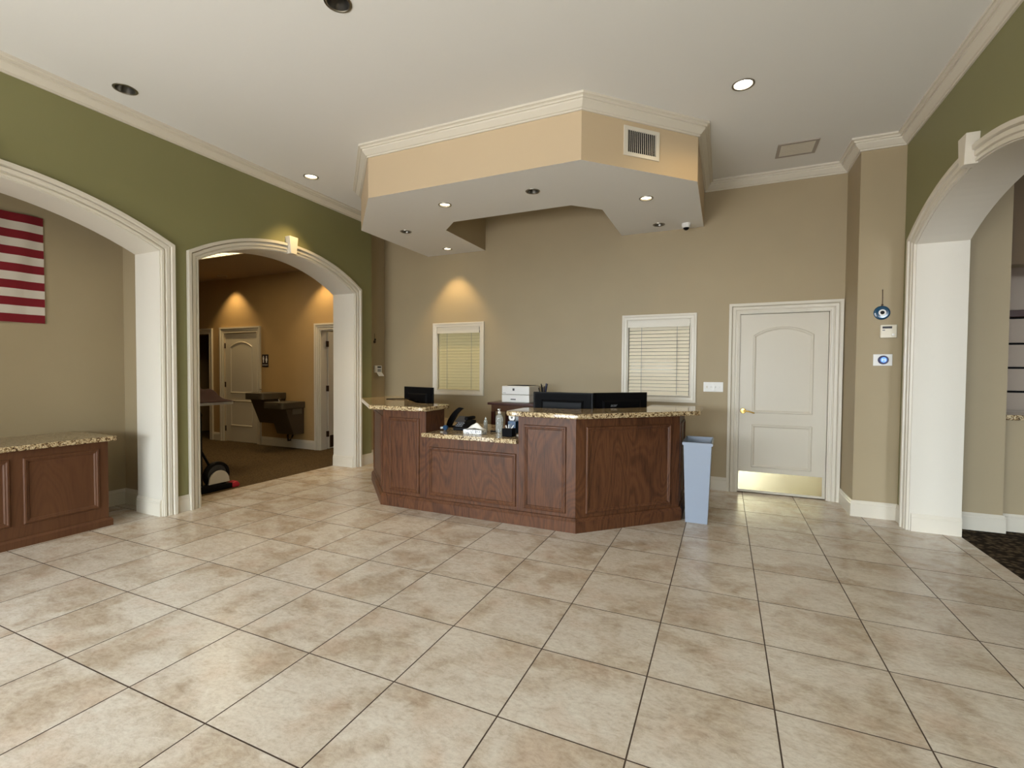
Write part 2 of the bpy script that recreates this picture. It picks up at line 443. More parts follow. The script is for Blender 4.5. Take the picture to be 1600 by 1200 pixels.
# back wall of the lobby, with door and windows
DX0, DX1, DZ = .148, 1.04, 2.065
rects_wall('wall_back', YB, YB+.14, -4.95, XR, -.01, ZC+.1, [(-3.95, -3.21, 1.095, 2.03), (-1.12, -.37, 1.09, 2.03), (DX0, DX1, -.01, DZ)], BEIGE)
# corner columns
st(B().box(XL-TH+.004, -4.93, 5.555, YB+.14, -.01, ZC+.12).build('wall_left_return', BEIGE))
st(B().box(1.157, 1.87, 5.535, YB+.14, -.01, ZC+.1).build('wall_column_right', BEIGE))
# rear wall (behind the camera) with its daylight windows
rects_wall('wall_rear', YR-.12, YR, XL-.4, 5.4, -.01, 3.76, [(-4.5, -1.5, .05, 2.35), (-.5, .95, .02, 2.35), (2.6, 4.6, .3, 2.7)], BEIGE)
for k, (a, c, z0, z1) in enumerate([(-4.5, -1.5, .05, 2.35), (-.5, .95, .02, 2.35)]):
    w = struct('window_%d' % (k+3), ((a+c)/2, YR, z0))
    b = B(); n = 3 if k == 0 else 2
    b.box(a, c, YR-.09, YR-.03, z0, z0+.05).box(a, c, YR-.09, YR-.03, z1-.05, z1)
    for i in range(n+1):
        x = a+(c-a)*i/n; x = min(max(x, a+.025), c-.025)
        b.box(x-.025, x+.025, YR-.09, YR-.03, z0+.05, z1-.05)
    b.build('window_frame', STEEL, w)
# crown around the room
crown('trim_1', [(XL, YR), (XL, 5.555), (-4.93, 5.555), (-4.93, YB), (-4.11, YB)]).__setitem__('kind', 'structure')
crown('trim_2', [(-.25, YB), (1.157, YB), (1.157, 5.535), (XR, 5.535), (XR, YR)]).__setitem__('kind', 'structure')
crown('trim_3', [(XR, YR), (XL, YR)]).__setitem__('kind', 'structure')
# baseboards
BP = [(0, 0), (.017, 0), (.017, .118), (.013, .126), (.013, .138), (.006, .155), (0, .155)]
def base(name, pts, z=0, parent=None):
    if name != 'baseboard_niche': pts = pts[::-1]
    o = B().sweep([(x, y, z) for x, y in pts], (0, 0, 1), BP).build(name, TRIM, parent, smooth=True)
    if parent is None: st(o)
    return o
base('baseboard_left', [(XL, 2.917), (XL, 2.79)][::1])
base('baseboard_left', [(-4.93, YB), (-4.93, 5.555), (XL, 5.555), (XL, 5.307)])
base('baseboard_back', [(.045, YB), (-4.93, YB)])
base('baseboard_right', [(XR, 5.346), (XR, 5.535), (1.157, 5.535), (1.157, YB)][::1])
base('baseboard_right', [(XR, YR), (XR, 3.03)])
base('baseboard_left', [(XL, .1), (XL, -.55)])
# arch casings, linings, keystones
CP = [(0, 0), (0, .018), (.016, .022), (.019, .010), (.030, .010), (.036, .026), (.064, .029), (.068, .015), (.078, .040), (.106, .042), (.106, 0)]
def arch_trim(k, a, x, sgn, depth, key=True):
    root = struct('trim_%d' % k, (x, a[0], 0))
    p = [(x, a[0]-a[1], 0)]+[(x, y, z) for y, z in arc(*a)]+[(x, a[0]+a[1], 0)]
    if sgn > 0: p = p[::-1]
    # sweep side must point outward from the opening
    n = (sgn, 0, 0)
    t = (Vector(p[1])-Vector(p[0])).cross(Vector(n))
    outward = -1 if (p[0][1] < a[0]) else 1
    if t.y*outward < 0: p = p[::-1]
    B().sweep(p, n, CP).build('arch_casing', TRIM, root, smooth=True)
    B().sweep(p, n, [(-.008, 0), (.01, 0), (.01, -depth), (-.008, -depth)]).build('arch_lining', JAMB, root)
    # base blocks on the jambs
    for s in (-1, 1):
        y = a[0]+s*(a[1]-.008)
        b = B(); xs_ = sorted([x-sgn*.012, x-sgn*depth]); xs_ = xs_ if s > 0 else xs_[::-1]
        b.sweep([(xs_[0], y, 0), (xs_[1], y, 0)], (0, 0, 1), BP)
        b.build('jamb_base', TRIM, root, smooth=True)
    if key:
        R = a[3]; zt = a[2]+R
        yv = a[0]; w0, w1 = .042, .062; z0, z1 = zt-.012, zt+.19
        d = sgn*.075
        q = [(x, yv-w0, z0), (x, yv+w0, z0), (x, yv+w1, z1), (x, yv-w1, z1)]
        B().prism(q, (d, 0, 0)).build('keystone', TRIM, root, bevel=.004)
    return root
arch_trim(4, A1, XL, 1, TH)
arch_trim(5, A2, XL, 1, TH)
arch_trim(6, A3, XR, -1, .357)

# ------------------------------------------------------------------ niche
NX = -5.58
st(B().box(NX-.1, NX, 0.0, 2.9, -.01, 3.2).build('wall_niche_back', BEIGE))
st(B().box(NX, XL-TH+.003, 2.80, 2.9, -.01, 3.2).build('wall_niche_side', BEIGE))
st(B().box(NX, XL-TH+.003, .0, .1, -.01, 3.2).build('wall_niche_side', BEIGE))
st(B().box(NX, XL-TH+.003, .1, 2.8, 3.1, 3.2).build('ceiling_niche', CEIL))
base('baseboard_niche', [(NX, 2.345), (NX, 2.80), (XL-TH-.0, 2.80)])

# ------------------------------------------------------------------ hall
HZ = 3.09
st(B().box(-10.6, XL-TH+.003, 2.9, 6.2, HZ, HZ+.1).build('ceiling_hall', HCEIL))
st(B().box(-10.6, NX, 2.8, 2.9, -.01, HZ).build('wall_hall_front', TAN))
st(B().box(-10.7, -10.6, 2.8, 9.0, -.01, HZ+.1).build('wall_hall_end', TAN))
rects_wall('wall_hall_back', YB, YB+.14, -10.6, XL-TH+.01, -.01, HZ+.1, [(-9.95, -9.19, -.01, 2.065), (-8.755, -7.85, -.01, 2.07), (-6.305, -5.42, -.01, 2.065)], TAN)
# room beyond the hall, its darkness painted on, and offices behind the back wall
st(B().box(-10.6, -8.96, 7.6, 7.7, -.01, 3.0).build('wall_far_room', VOID))
st(B().box(-9.02, -8.92, 6.2, 7.6, -.01, 3.0).build('wall_far_room', VOID))
st(B().box(-10.6, -8.9, 6.2, 7.7, 2.9, 3.0).build('ceiling_far_room', VOID))
st(B().box(-10.6, 5.2, 8.9, 9.0, -.01, 3.76).build('wall_outer', TAN))
st(B().box(-4.95, -4.85, 6.2, 8.9, -.01, 3.76).build('wall_office', BEIGE))
st(B().box(2.0, 2.1, 6.32, 8.9, -.01, 3.76).build('wall_office', BEIGE))
st(B().box(5.1, 5.2, YR, 8.9, -.01, 3.76).build('wall_outer', BEIGE))
base('baseboard_hall', [(-9.06, YB), (-9.1, YB)]) if False else None
base('baseboard_hall', [(-8.87, YB), (-9.07, YB)])
base('baseboard_hall', [(-6.425, YB), (-7.735, YB)])
base('baseboard_hall', [(XL-TH, YB), (-5.30, YB)])
CPD = [(0, 0), (0, .014), (.018, .017), (.021, .008), (.032, .008), (.037, .020), (.064, .023), (.068, .011), (.078, .031), (.106, .033), (.106, 0)]
def rect_casing(name, x0, x1, z1, y, parent, floor=True, z0=0, prof=CPD):
    if floor: p = [(x0, y, 0), (x0, y, z1), (x1, y, z1), (x1, y, 0)]
    else: p = [(x0, y, z0), (x0, y, z1), (x1, y, z1), (x1, y, z0)]
    n = Vector((0, -1, 0))
    t = (Vector(p[1])-Vector(p[0])).cross(n)
    if t.x > 0: p = p[::-1]
    return B().sweep(p, n, prof, closed=not floor).build(name, TRIM, parent, smooth=True)
PM = [(0, 0), (0, .002), (.008, .010), (.018, .010), (.028, .003), (.034, 0)]
def panel_loop(b, pts, nrm, prof=PM):
    """closed moulding loop, profile grows inward"""
    P = [Vector(p) for p in pts]; c = sum(P, Vector())/len(P)
    t = (P[1]-P[0]).cross(Vector(nrm))
    if t.dot(c-P[0]) < 0: P = P[::-1]
    b.sweep(P, nrm, prof, closed=True)
def door_leaf(parent, x0, x1, z0, z1, y, th, m, nrm=-1):
    """two-panel door, arched upper panel; front face at y, body to y+th"""
    sl = B().box(x0, x1, y, y+th, z0, z1).build('door_leaf', m, parent, bevel=.002)
    w = x1-x0; a, c = x0+.155*w, x1-.155*w
    zl0, zl1, zu0, zu1 = z0+.29, z0+.785, z0+.915, z0+1.80
    for face, yy in ((-1, y), (1, y+th)):
        b = B(); panel_loop(b, [(a, yy, zl0), (c, yy, zl0), (c, yy, zl1), (a, yy, zl1)], (0, face, 0))
        b.build('lower_panel_moulding', m, sl, smooth=True)
        h = (c-a)/2; s = .095; R = (h*h+s*s)/(2*s); mx = (a+c)/2; zc = zu1+s-R; al = math.asin(h/R)
        top = [(mx+R*math.sin(al-2*al*i/14), yy, zc+R*math.cos(al-2*al*i/14)) for i in range(15)]
        b = B(); panel_loop(b, [(a, yy, zu0), (c, yy, zu0)]+top, (0, face, 0))
        b.build('upper_panel_moulding', m, sl, smooth=True)
    return sl
# door in the lobby back wall
d1 = struct('door_1', ((DX0+DX1)/2, YB, 0))
rect_casing('door_casing', DX0, DX1, DZ, YB, d1)
B().box(DX0, DX0+.012, YB, YB+.13, 0, DZ-.0).box(DX1-.012, DX1, YB, YB+.13, 0, DZ).box(DX0+.012, DX1-.012, YB, YB+.13, DZ-.012, DZ).build('door_jamb', TRIM, d1)
leaf1 = door_leaf(d1, DX0+.015, DX1-.015, .008, DZ-.016, YB+.025, .04, DOORM)
B().box(DX0+.02, DX1-.045, YB+.0225, YB+.0245, .035, .245).build('kick_plate', KICK, leaf1)
hx, hz, hy = DX0+.058, .943, YB+.025
b = B().lathe([(0, -.018), (.026, -.016), (.031, -.008), (.032, 0)], (hx, hy, hz), 24, 'y')
b.cyl((hx, hy-.015, hz), (hx, hy-.05, hz), .011)
b.tube([(hx, hy-.048, hz), (hx+.02, hy-.052, hz+.002), (hx+.06, hy-.052, hz-.004), (hx+.115, hy-.05, hz-.02)], .0085)
b.build('door_handle', BRASS, leaf1, smooth=True)
# closed door in the hall
d2 = struct('door_2', (-8.3, YB, 0))
rect_casing('door_casing', -8.755, -7.85, 2.07, YB, d2)
door_leaf(d2, -8.745, -7.86, .008, 2.06, YB+.015, .04, DOORM)
B().box(-8.755, -8.745, YB+.01, YB+.1, 0, 2.07).box(-7.86, -7.85, YB+.01, YB+.1, 0, 2.07).box(-8.745, -7.86, YB+.01, YB+.1, 2.06, 2.07).build('door_jamb', TRIM, d2)
for z in (1.83, 1.09, .25): B().box(-8.757, -8.735, YB-.002, YB+.014, z-.05, z+.05).build('hinge', BRONZE, d2)
# open doorway into the dark room
d3 = struct('door_3', (-9.57, YB, 0)); rect_casing('door_casing', -9.95, -9.19, 2.065, YB, d3)
# open door
d4 = struct('door_4', (-6.3, YB, 0)); rect_casing('door_casing', -6.305, -5.42, 2.065, YB, d4)
B().box(-6.305, -6.290, YB-.0, YB+.14, 0, 2.065).box(-5.435, -5.42, YB, YB+.14, 0, 2.065).box(-6.29, -5.435, YB, YB+.14, 2.05, 2.065).build('door_jamb', TRIM, d4)
leafroot = bpy.data.objects.new('door_leaf', None)
lf = B().box(0, .86, 0, .04, .01, 2.045)
me_parent = struct('tmp')
lo = lf.build('door_leaf', DOORM, None, bevel=.002)
bpy.data.objects.remove(me_parent); bpy.data.objects.remove(leafroot)
HG = Vector((-6.268, YB+.155, 0)); ang = math.radians(97)
lo.parent = d4; lo.location = HG-d4.location; lo.rotation_euler = (0, 0, ang)
b = B(); panel_loop(b, [(.13, 0, .30), (.73, 0, .30), (.73, 0, .79), (.13, 0, .79)], (0, -1, 0)); panel_loop(b, [(.13, 0, .92), (.73, 0, .92), (.73, 0, 1.85), (.13, 0, 1.85)], (0, -1, 0))
pm_ = b.build('panel_moulding', DOORM, None, smooth=True); pm_.parent = lo
kp = B().box(.03, .83, -.002, 0, .03, .24).build('kick_plate', BRONZE, None); kp.parent = lo
for z in (1.83, 1.06, .27): B().box(-6.292, -6.262, YB+.12, YB+.158, z-.05, z+.05).build('hinge', BRONZE, d4)

# restroom sign
sg = thing('restroom_sign', 'dark restroom sign with white man and woman figures beside the closed hall door', 'sign', (-7.635, YB, 1.54))
B().box(-7.715, -7.555, YB-.008, YB, 1.425, 1.655).build('sign_plate', mat('dark_brown_sign', rgb(34, 22, 24), .4), sg, bevel=.002)
for sx, dress in ((-.038, 0), (.038, 1)):
    x = -7.635+sx; b = B()
    b.lathe([(0, -.0115), (.010, -.0115), (.010, -.008)], (x, YB, 1.618), 12, 'y')
    if dress: b.prism([(x-.008, YB-.0115, 1.604), (x+.008, YB-.0115, 1.604), (x+.025, YB-.0115, 1.545), (x-.025, YB-.0115, 1.545)], (0, .003, 0))
    else: b.box(x-.017, x+.017, YB-.0115, YB-.0085, 1.555, 1.604)
    b.box(x-.011, x-.002, YB-.0115, YB-.0085, 1.505, 1.556).box(x+.002, x+.011, YB-.0115, YB-.0085, 1.505, 1.556)
    b.build('figure_symbol', PAPER, sg)
tx = bpy.data.curves.new('lettering', 'FONT'); tx.body = 'RESTROOM'; tx.size = .026; tx.align_x = 'CENTER'; tx.extrude = .0006
tx.materials.append(PAPER); to = text_mesh('lettering', tx); to.parent = sg; to.location = (0, -.0092, -.085); to.rotation_euler = (PI/2, 0, 0)

# ------------------------------------------------------------------ right side room
st(B().box(1.87, 2.235, 5.49, 6.3, -.01, ZC+.12).build('wall_side_room_pier', BEIGE))
rects_wall('wall_side_room', 5.58, 5.72, 2.235, 5.2, -.01, ZC+.12, [(2.235, 4.6, .985, 2.335)], BEIGE)
st(B().box(2.235, 4.6, 5.56, 5.575, 2.335, 3.5).build('wall_side_room_header', BROWNW))
base('baseboard_side_room', [(4.9, 5.58), (2.236, 5.58), (2.236, 5.49), (1.87, 5.49)])
st(B().box(1.87, 5.2, YR, 5.6, 3.6, 3.65).build('ceiling_side_room', CEIL))
tag(B().box(2.236, 4.6, 5.53, 6.0, .985, 1.03).build('granite_sill', GRAN, bevel=.006, origin=(3.4, 5.7, .985)), 'granite pass-through sill seen through the right-hand arch', 'counter')
sh = thing('shutter_cabinet', 'pale taupe panelled cupboard with dark red rail above the granite sill', 'cabinet', (3.4, 6.3, 1.0))
B().box(2.0, 4.9, 6.33, 6.36, .9, 3.0).build('back_board', SHUT, sh)
B().box(2.0, 4.9, 6.22, 6.33, 1.945, 2.01).build('top_rail', WOODD, sh, bevel=.004)
B().box(2.0, 4.9, 6.325, 6.33, 1.03, 1.945).build('gap_shade_sheet', BLACKM, sh)  # black sheet behind the panels, put in for the shade in their seams
for z0, z1 in ((1.696, 1.93), (1.459, 1.676), (1.224, 1.439), (1.032, 1.204)):
    B().box(2.0, 4.9, 6.285, 6.324, z0, z1).build('panel', SHUT, sh, bevel=.003)

# ------------------------------------------------------------------ windows with blinds
def blind_window(k, x0, x1, z0, z1, slat_m, label, n=21, tilt=62):
    """x0..x1,z0..z1 opening"""
    w = struct('window_%d' % k, ((x0+x1)/2, YB, z0))
    WP = [(0, 0), (0, .012), (.01, .016), (.035, .018), (.045, .022), (.064, .022), (.066, .016), (.066, 0)]
    rect_casing('window_casing', x0, x1, z1, YB, w, False, z0, WP)
    B().box(x0, x1, YB+.10, YB+.106, z0, z1).build('window_pane', NIGHT, w)
    B().box(x0, x0+.01, YB, YB+.1, z0, z1).box(x1-.01, x1, YB, YB+.1, z0, z1).box(x0+.01, x1-.01, YB, YB+.1, z0, z0+.01).box(x0+.01, x1-.01, YB, YB+.1, z1-.01, z1).build('window_jamb', TRIM, w)
    bl = thing('window_blind', label, 'blind', ((x0+x1)/2, YB+.045, z0))
    B().box(x0+.012, x1-.012, YB-.004, YB+.055, z1-.05, z1-.012).build('headrail', TRIM, bl)
    vb = B().box(x0+.012, x1-.012, YB-.012, YB-.005, z1-.09, z1-.012); vb.box(x0+.012, x1-.012, YB-.016, YB-.012, z1-.03, z1-.012); vb.box(x0+.012, x1-.012, YB-.016, YB-.012, z1-.09, z1-.076)
    vb.build('valance', TRIM, bl)
    zt, zb = z1-.105, z0+.045
    sm = None; a = math.radians(tilt)
    hw = .0214 if tilt > 70 else .0214
    for i in range(n):
        z = zt-(zt-zb)*i/(n-1)
        if sm is None:
            dy, dz = hw*math.cos(a), hw*math.sin(a); L = (x1-x0)/2-.018
            bb = B().prism([(-L, dy, dz), (-L, 0.002, .002), (-L, -dy, -dz), (-L, -dy+.002, -dz-.0015), (-L, .004, -.0005), (-L, dy+.002, dz-.0015)], (2*L, 0, 0))
            o = bb.build('slat', slat_m, None); o.parent = bl; sm = o.data
        else:
            o = bpy.data.objects.new('slat', sm); C.objects.link(o); o.parent = bl
        o.location = (0, -.012, z-z0)
    B().box(x0+.018, x1-.018, YB+.015, YB+.05, z0+.012, z0+.026).build('bottom_rail', slat_m, bl)
    for f in (.23, .79):
        x = x0+(x1-x0)*f
        B().cyl((x, YB+.012, z0+.026), (x, YB+.012, z1-.05), .0022, seg=6).build('ladder_cord', GREYP, bl)
    return w
blind_window(1, -3.95, -3.215, 1.09, 2.025, SLATY, 'closed ivory blind in the window above the black telephone', 19, 76)
blind_window(2, -1.12, -.372, 1.085, 2.025, SLATW, 'closed white blind in the window beside the white door', 19, 66)

# ------------------------------------------------------------------ switch plate, thermostats, eye, keypad
sw = thing('light_switch_plate', 'white four-gang light switch plate on the beige wall beside the white door', 'switch', (-.115, YB, 1.21))
B().box(-.222, -.008, YB-.007, YB, 1.155, 1.27).build('plate', WHITEP, sw, bevel=.003)
for i in range(4):
    x = -.115+(i-1.5)*.046
    B().box(x-.006, x+.006, YB-.008, YB-.006, 1.198, 1.226).prism([(x-.004, YB-.007, 1.206), (x-.004, YB-.007, 1.218), (x-.004, YB-.02, 1.224), (x-.004, YB-.02, 1.217)], (.008, 0, 0)).build('toggle', WHITEP if i else CREAMP, sw)
CYF = 5.535
ev = thing('evil_eye_amulet', 'round blue glass eye amulet hanging by a cord on the pier above the thermostat', 'ornament', (1.351, CYF, 1.965))
ex, ez = 1.351, 1.958
B().lathe([(0, -.014), (.05, -.013), (.062, -.009), (.066, 0)], (ex, CYF, ez), 32, 'y').build('blue_disc', TEAL, ev, smooth=True)
B().lathe([(0, -.0165), (.03, -.0165), (.03, -.012)], (ex, CYF, ez), 24, 'y').build('white_ring', WHITEP, ev)
B().lathe([(0, -.0185), (.017, -.0185), (.017, -.016)], (ex, CYF, ez), 20, 'y').build('pupil', BLACK, ev)
B().tube([(ex, CYF-.006, ez+.062), (ex+.001, CYF-.006, ez+.12), (ex, CYF-.006, 2.175)], .003, 6).lathe([(0, -.012), (.009, -.01), (.009, 0)], (ex, CYF, ez+.073), 10, 'y').build('cord', BRONZE, ev)
B().cyl((ex, CYF, 2.17), (ex, CYF-.012, 2.178), .003).build('nail', STEEL, ev)
th = thing('thermostat', 'cream rectangular thermostat below the blue eye amulet', 'thermostat', (1.4, CYF, 1.78))
B().box(1.337, 1.465, CYF-.028, CYF, 1.718, 1.842).build('housing', CREAMP, th, bevel=.008)
B().box(1.352, 1.425, CYF-.0295, CYF-.027, 1.806, 1.826).build('display', DGREY, th)
B().lathe([(0, -.036), (.010, -.035), (.013, -.028)], (1.434, CYF, 1.746), 16, 'y').build('knob', WHITEP, th)
B().box(1.352, 1.372, CYF-.0295, CYF-.027, 1.786, 1.796).build('button', GREYP, th)
tp = thing('round_thermostat', 'round thermostat with glowing blue display on a white wall plate', 'thermostat', (1.365, CYF, 1.51))
B().box(1.292, 1.44, CYF-.008, CYF, 1.457, 1.566).build('wall_plate', WHITEP, tp, bevel=.003)
B().lathe([(.024, -.028), (.036, -.028), (.041, -.022), (.041, -.008)], (1.368, CYF, 1.512), 32, 'y').build('ring', NAVY, tp, smooth=True)
B().lathe([(0, -.027), (.026, -.027)], (1.368, CYF, 1.512), 28, 'y').build('display', GLOW, tp)
B().box(1.355, 1.362, CYF-.0285, CYF-.027, 1.500, 1.524).box(1.362, 1.376, CYF-.0285, CYF-.027, 1.512, 1.517).box(1.376, 1.383, CYF-.0285, CYF-.027, 1.498, 1.522).build('numerals', PAPER, tp)
KX = -4.93
kp = thing('alarm_keypad', 'white alarm keypad with open flap on the narrow beige wall return beside the green wall', 'keypad', (KX, 5.90, 1.40))
B().box(KX, KX+.032, 5.80, 5.955, 1.345, 1.455).build('housing', WHITEP, kp, bevel=.005)
B().box(KX+.031, KX+.0335, 5.85, 5.935, 1.42, 1.44).build('display', BLACK, kp)
for r in range(3):
    for c in range(3): B().box(KX+.031, KX+.035, 5.855+c*.027, 5.875+c*.027, 1.39-r*.015, 1.401-r*.015).build('key', GREYP, kp)
B().prism([(KX+.03, 5.83, 1.347), (KX+.03, 5.95, 1.347), (KX+.075, 5.95, 1.29), (KX+.075, 5.83, 1.29)], (.003, 0, .005)).build('flap', WHITEP, kp)
og = thing('hanging_ornament', 'small dark ornament hanging on the beige wall return above the alarm keypad', 'ornament', (KX, 5.82, 1.84))
B().tube([(KX+.004, 5.82, 1.945), (KX+.006, 5.82, 1.87)], .0025, 6).build('cord', BRONZE, og)
B().lathe([(0, .014), (.014, .009), (.014, 0)], (KX, 5.83, 1.855), 14, 'x').build('bead', BLACK, og, smooth=True)
B().lathe([(0, .012), (.022, .008), (.024, 0)], (KX, 5.82, 1.82), 18, 'x').build('medallion', BRONZE, og, smooth=True)

# ------------------------------------------------------------------ downlights
def downlight(x, y, z, r, state, label, lens=LAMP, power=0, size=80, tilt=None):
    t = thing('ceiling_downlight', label, 'light', (x, y, z), 'recessed ceiling downlights')
    B().lathe([(r+.010, 0), (r+.009, -.004), (r-.002, -.006), (r-.006, -.002), (r-.006, .01)], (x, y, z), 32).build('trim_ring', STEEL, t, smooth=True)
    B().lathe([(r-.006, .0), (r-.012, .03), (r-.022, .075), (r-.035, .1), (0, .105)], (x, y, z), 28).build('reflector', REFL, t, smooth=True)
    if state == 'on':
        B().lathe([(0, .002), (r*.6, .004), (r-.009, .009)], (x, y, z), 28).build('lamp_lens', lens, t, smooth=True)
    else:
        B().lathe([(0, .03), (.018, .034), (.028, .046), (.031, .065), (.018, .098)], (x, y, z), 20).build('bulb', BULB, t, smooth=True)
    if power:
        d = bpy.data.lights.new('downlight_beam', 'SPOT'); d.energy = power; d.spot_size = math.radians(size); d.spot_blend = .6; d.shadow_soft_size = .035; d.color = (1, .73, .36)
        o = bpy.data.objects.new('downlight_beam', d); C.objects.link(o); o.parent = t; o.location = (0, 0, -.012)
    return t
for i, (x, y, s, l) in enumerate(main_dl):
    downlight(x, y, ZC, HR, s, l, LAMPW if i == 0 else LAMP, {0: 17, 2: 95}.get(i, 0), 150 if i == 0 else 78)
for i, (x, y, s, l) in enumerate(lower_dl):
    downlight(x, y, ZS, .06, s, l, LAMP, {0: 14, 2: 14, 4: 58}.get(i, 0), 84)
downlight(-8.42, 5.80, HZ, .07, 'on', 'lit downlight in the dark hall ceiling above the closed hall door', LAMP, 55, 96)
downlight(-6.15, 5.80, HZ, .07, 'on', 'lit downlight in the hall ceiling above the open hall door', LAMP, 55, 96)

# dome camera
dc = thing('dome_camera', 'small white dome camera with dark lens under the soffit corner', 'camera', (-.43, 5.86, ZS))
B().lathe([(.048, 0), (.05, -.02), (.046, -.04), (.034, -.05)], (-.43, 5.86, ZS), 28).build('housing', WHITEP, dc, smooth=True)
B().lathe([(0, -.078), (.018, -.073), (.03, -.06), (.036, -.046)], (-.43, 5.86, ZS), 24).build('dome', BLACK, dc, smooth=True)

# air grille on the soffit chamfer
vg = thing('air_grille', 'white air grille with vertical louvres over a black backing sheet on the angled soffit face', 'vent', (-.68, 4.202, 3.33))
ux = Vector((math.sqrt(.5), math.sqrt(.5), 0)); nx = Vector((math.sqrt(.5), -math.sqrt(.5), 0)); cz = 3.33; c0 = Vector((-.679, 4.191, cz))
def vbox(b, u0, u1, n0, n1, z0, z1):
    b.prism([c0+ux*u0+nx*n0+Vector((0, 0, z0)), c0+ux*u1+nx*n0+Vector((0, 0, z0)), c0+ux*u1+nx*n0+Vector((0, 0, z1)), c0+ux*u0+nx*n0+Vector((0, 0, z1))], nx*(n1-n0))
b = B(); vbox(b, -.18, .18, .001, .009, .092, .123); vbox(b, -.18, .18, .001, .009, -.123, -.092); vbox(b, -.18, -.145, .001, .009, -.092, .092); vbox(b, .145, .18, .001, .009, -.092, .092)
b.build('frame', TRIM, vg)
b = B(); vbox(b, -.145, .145, .0006, .001, -.092, .092); b.build('opening', BLACKM, vg)  # flat black sheet paints the dark behind the louvres; no hole is cut
for i in range(15):
    uu = -.136+i*.272/14; b = B(); vbox(b, uu-.002, uu+.002, .001, .0035, -.092, .092); b.build('louvre', TRIM, vg)
# attic-type ceiling hatch
hv = thing('ceiling_hatch', 'square framed return grille flush in the ceiling near the right column', 'vent', (.615, 5.47, ZC))
b = B(); x0, x1, y0, y1 = .44, .79, 5.31, 5.63
b.box(x0, x1, y0, y0+.03, ZC-.008, ZC).box(x0, x1, y1-.03, y1, ZC-.008, ZC).box(x0, x0+.03, y0+.03, y1-.03, ZC-.008, ZC).box(x1-.03, x1, y0+.03, y1-.03, ZC-.008, ZC)
b.build('frame', mat('grey_vent_paint', rgb(160, 150, 140), .5), hv)
for i in range(12):
    yy = y0+.04+i*(y1-y0-.08)/11; B().box(x0+.03, x1-.03, yy-.0085, yy+.0085, ZC-.006, ZC-.003).build('louvre', TRIM, hv)

# troffer in the hall
tf = thing('fluorescent_light', 'rectangular fluorescent ceiling light glowing yellow at the top of the hall arch', 'light', (-6.8, 4.47, HZ))
B().box(-7.42, -6.2, 4.16, 4.78, HZ-.004, HZ-.001).build('diffuser', TROFF, tf)
B().box(-7.45, -6.17, 4.13, 4.16, HZ-.012, HZ).box(-7.45, -6.17, 4.78, 4.81, HZ-.012, HZ).box(-7.45, -7.42, 4.16, 4.78, HZ-.012, HZ).box(-6.2, -6.17, 4.16, 4.78, HZ-.012, HZ).build('frame', HCEIL, tf)
for i in range(1, 8): B().box(-7.42+i*.1525-.004, -7.42+i*.1525+.004, 4.16, 4.78, HZ-.010, HZ-.004).build('louvre', CREAMP, tf)
area('back_room_light', (-5.6, 7.3, 2.9), (0, 0, 0), .6, .6, 14, (1, .78, .48))
area('troffer_light', (-6.8, 4.47, HZ-.03), (0, 0, 0), 1.15, .55, 16, (1, .8, .5)).parent = None

# ------------------------------------------------------------------ reception desk
DK = thing('reception_desk', 'stained oak reception desk with angled ends, framed panels and lowered centre', 'desk', (-2.17, 4.3, 0))
ZB = .985
CL, CR_ = -2.67, -1.68
def pony(pts_out, pts_in, z0, z1, b):
    poly = pts_out+pts_in[::-1]
    b.prism([(x, y, z0) for x, y in poly], (0, 0, z1-z0))
oL = [(-4.005, 5.25), (-4.005, 4.715), (-3.195, 3.905), (CL, 3.905)]
iL = [(-3.80, 5.25), (-3.80, 4.985), (-3.055, 4.24), (CL, 4.24)]
oR = [(CR_, 3.905), (-1.145, 3.905), (-.37, 4.68), (-.37, 5.25)]
iR = [(CR_, 4.24), (-1.285, 4.24), (-.705, 4.82), (-.705, 5.25)]
b = B(); pony(oL, iL, .07, ZB, b); bodyL = b.build('body', WOODM, DK)
b = B(); pony(oR, iR, .07, ZB, b); bodyR = b.build('body', WOODM, DK)
bodyC = B().box(CL, CR_, 3.905, 4.0, .07, .728).build('body', WOODM, DK)
# plinth
PP = [(0, 0), (.028, 0), (.028, .095), (.02, .105), (.012, .12), (0, .124)]
out = [(-4.005, 5.25), (-4.005, 4.715), (-3.195, 3.905), (-1.145, 3.905), (-.37, 4.68), (-.37, 5.25)]
B().sweep([(x, y, 0) for x, y in out], (0, 0, 1), PP).build('plinth', WOODM, DK, smooth=True)
# framed panels
MP = [(0, 0), (0, .006), (.006, .013), (.016, .014), (.024, .008), (.03, .008), (.036, .002), (.038, 0)]
def panel(p, q, u0, u1, z0, z1, body, name='panel'):
    p = Vector((*p, 0)); q = Vector((*q, 0)); t = (q-p).normalized(); L = (q-p).length; n = t.cross(Vector((0, 0, 1)))
    if u1 <= 0: u1 = L+u1
    pt = lambda u, z, k=0: p+t*u+n*k+Vector((0, 0, z))
    b = B(); panel_loop(b, [pt(u0, z0), pt(u1, z0), pt(u1, z1), pt(u0, z1)], n, MP)
    b.prism([pt(u0+.037, z0+.037), pt(u1-.037, z0+.037), pt(u1-.037, z1-.037), pt(u0+.037, z1-.037)], n*.002)
    return b.build(name, WOODM, body)
ZP0, ZP1 = .155, .905
panel(oL[0], oL[1], .06, -.06, ZP0, ZP1, bodyL)
panel(oL[1], oL[2], .10, -.10, ZP0, ZP1, bodyL)
panel(oL[2], oL[3], .075, -.075, ZP0, ZP1, bodyL)
panel((CL, 3.905), (CR_, 3.905), .035, -.02, ZP0, .635, bodyC)
panel(oR[0], oR[1], .055, -.085, ZP0, ZP1, bodyR)
panel(oR[1], oR[2], .10, -.10, ZP0, ZP1, bodyR)
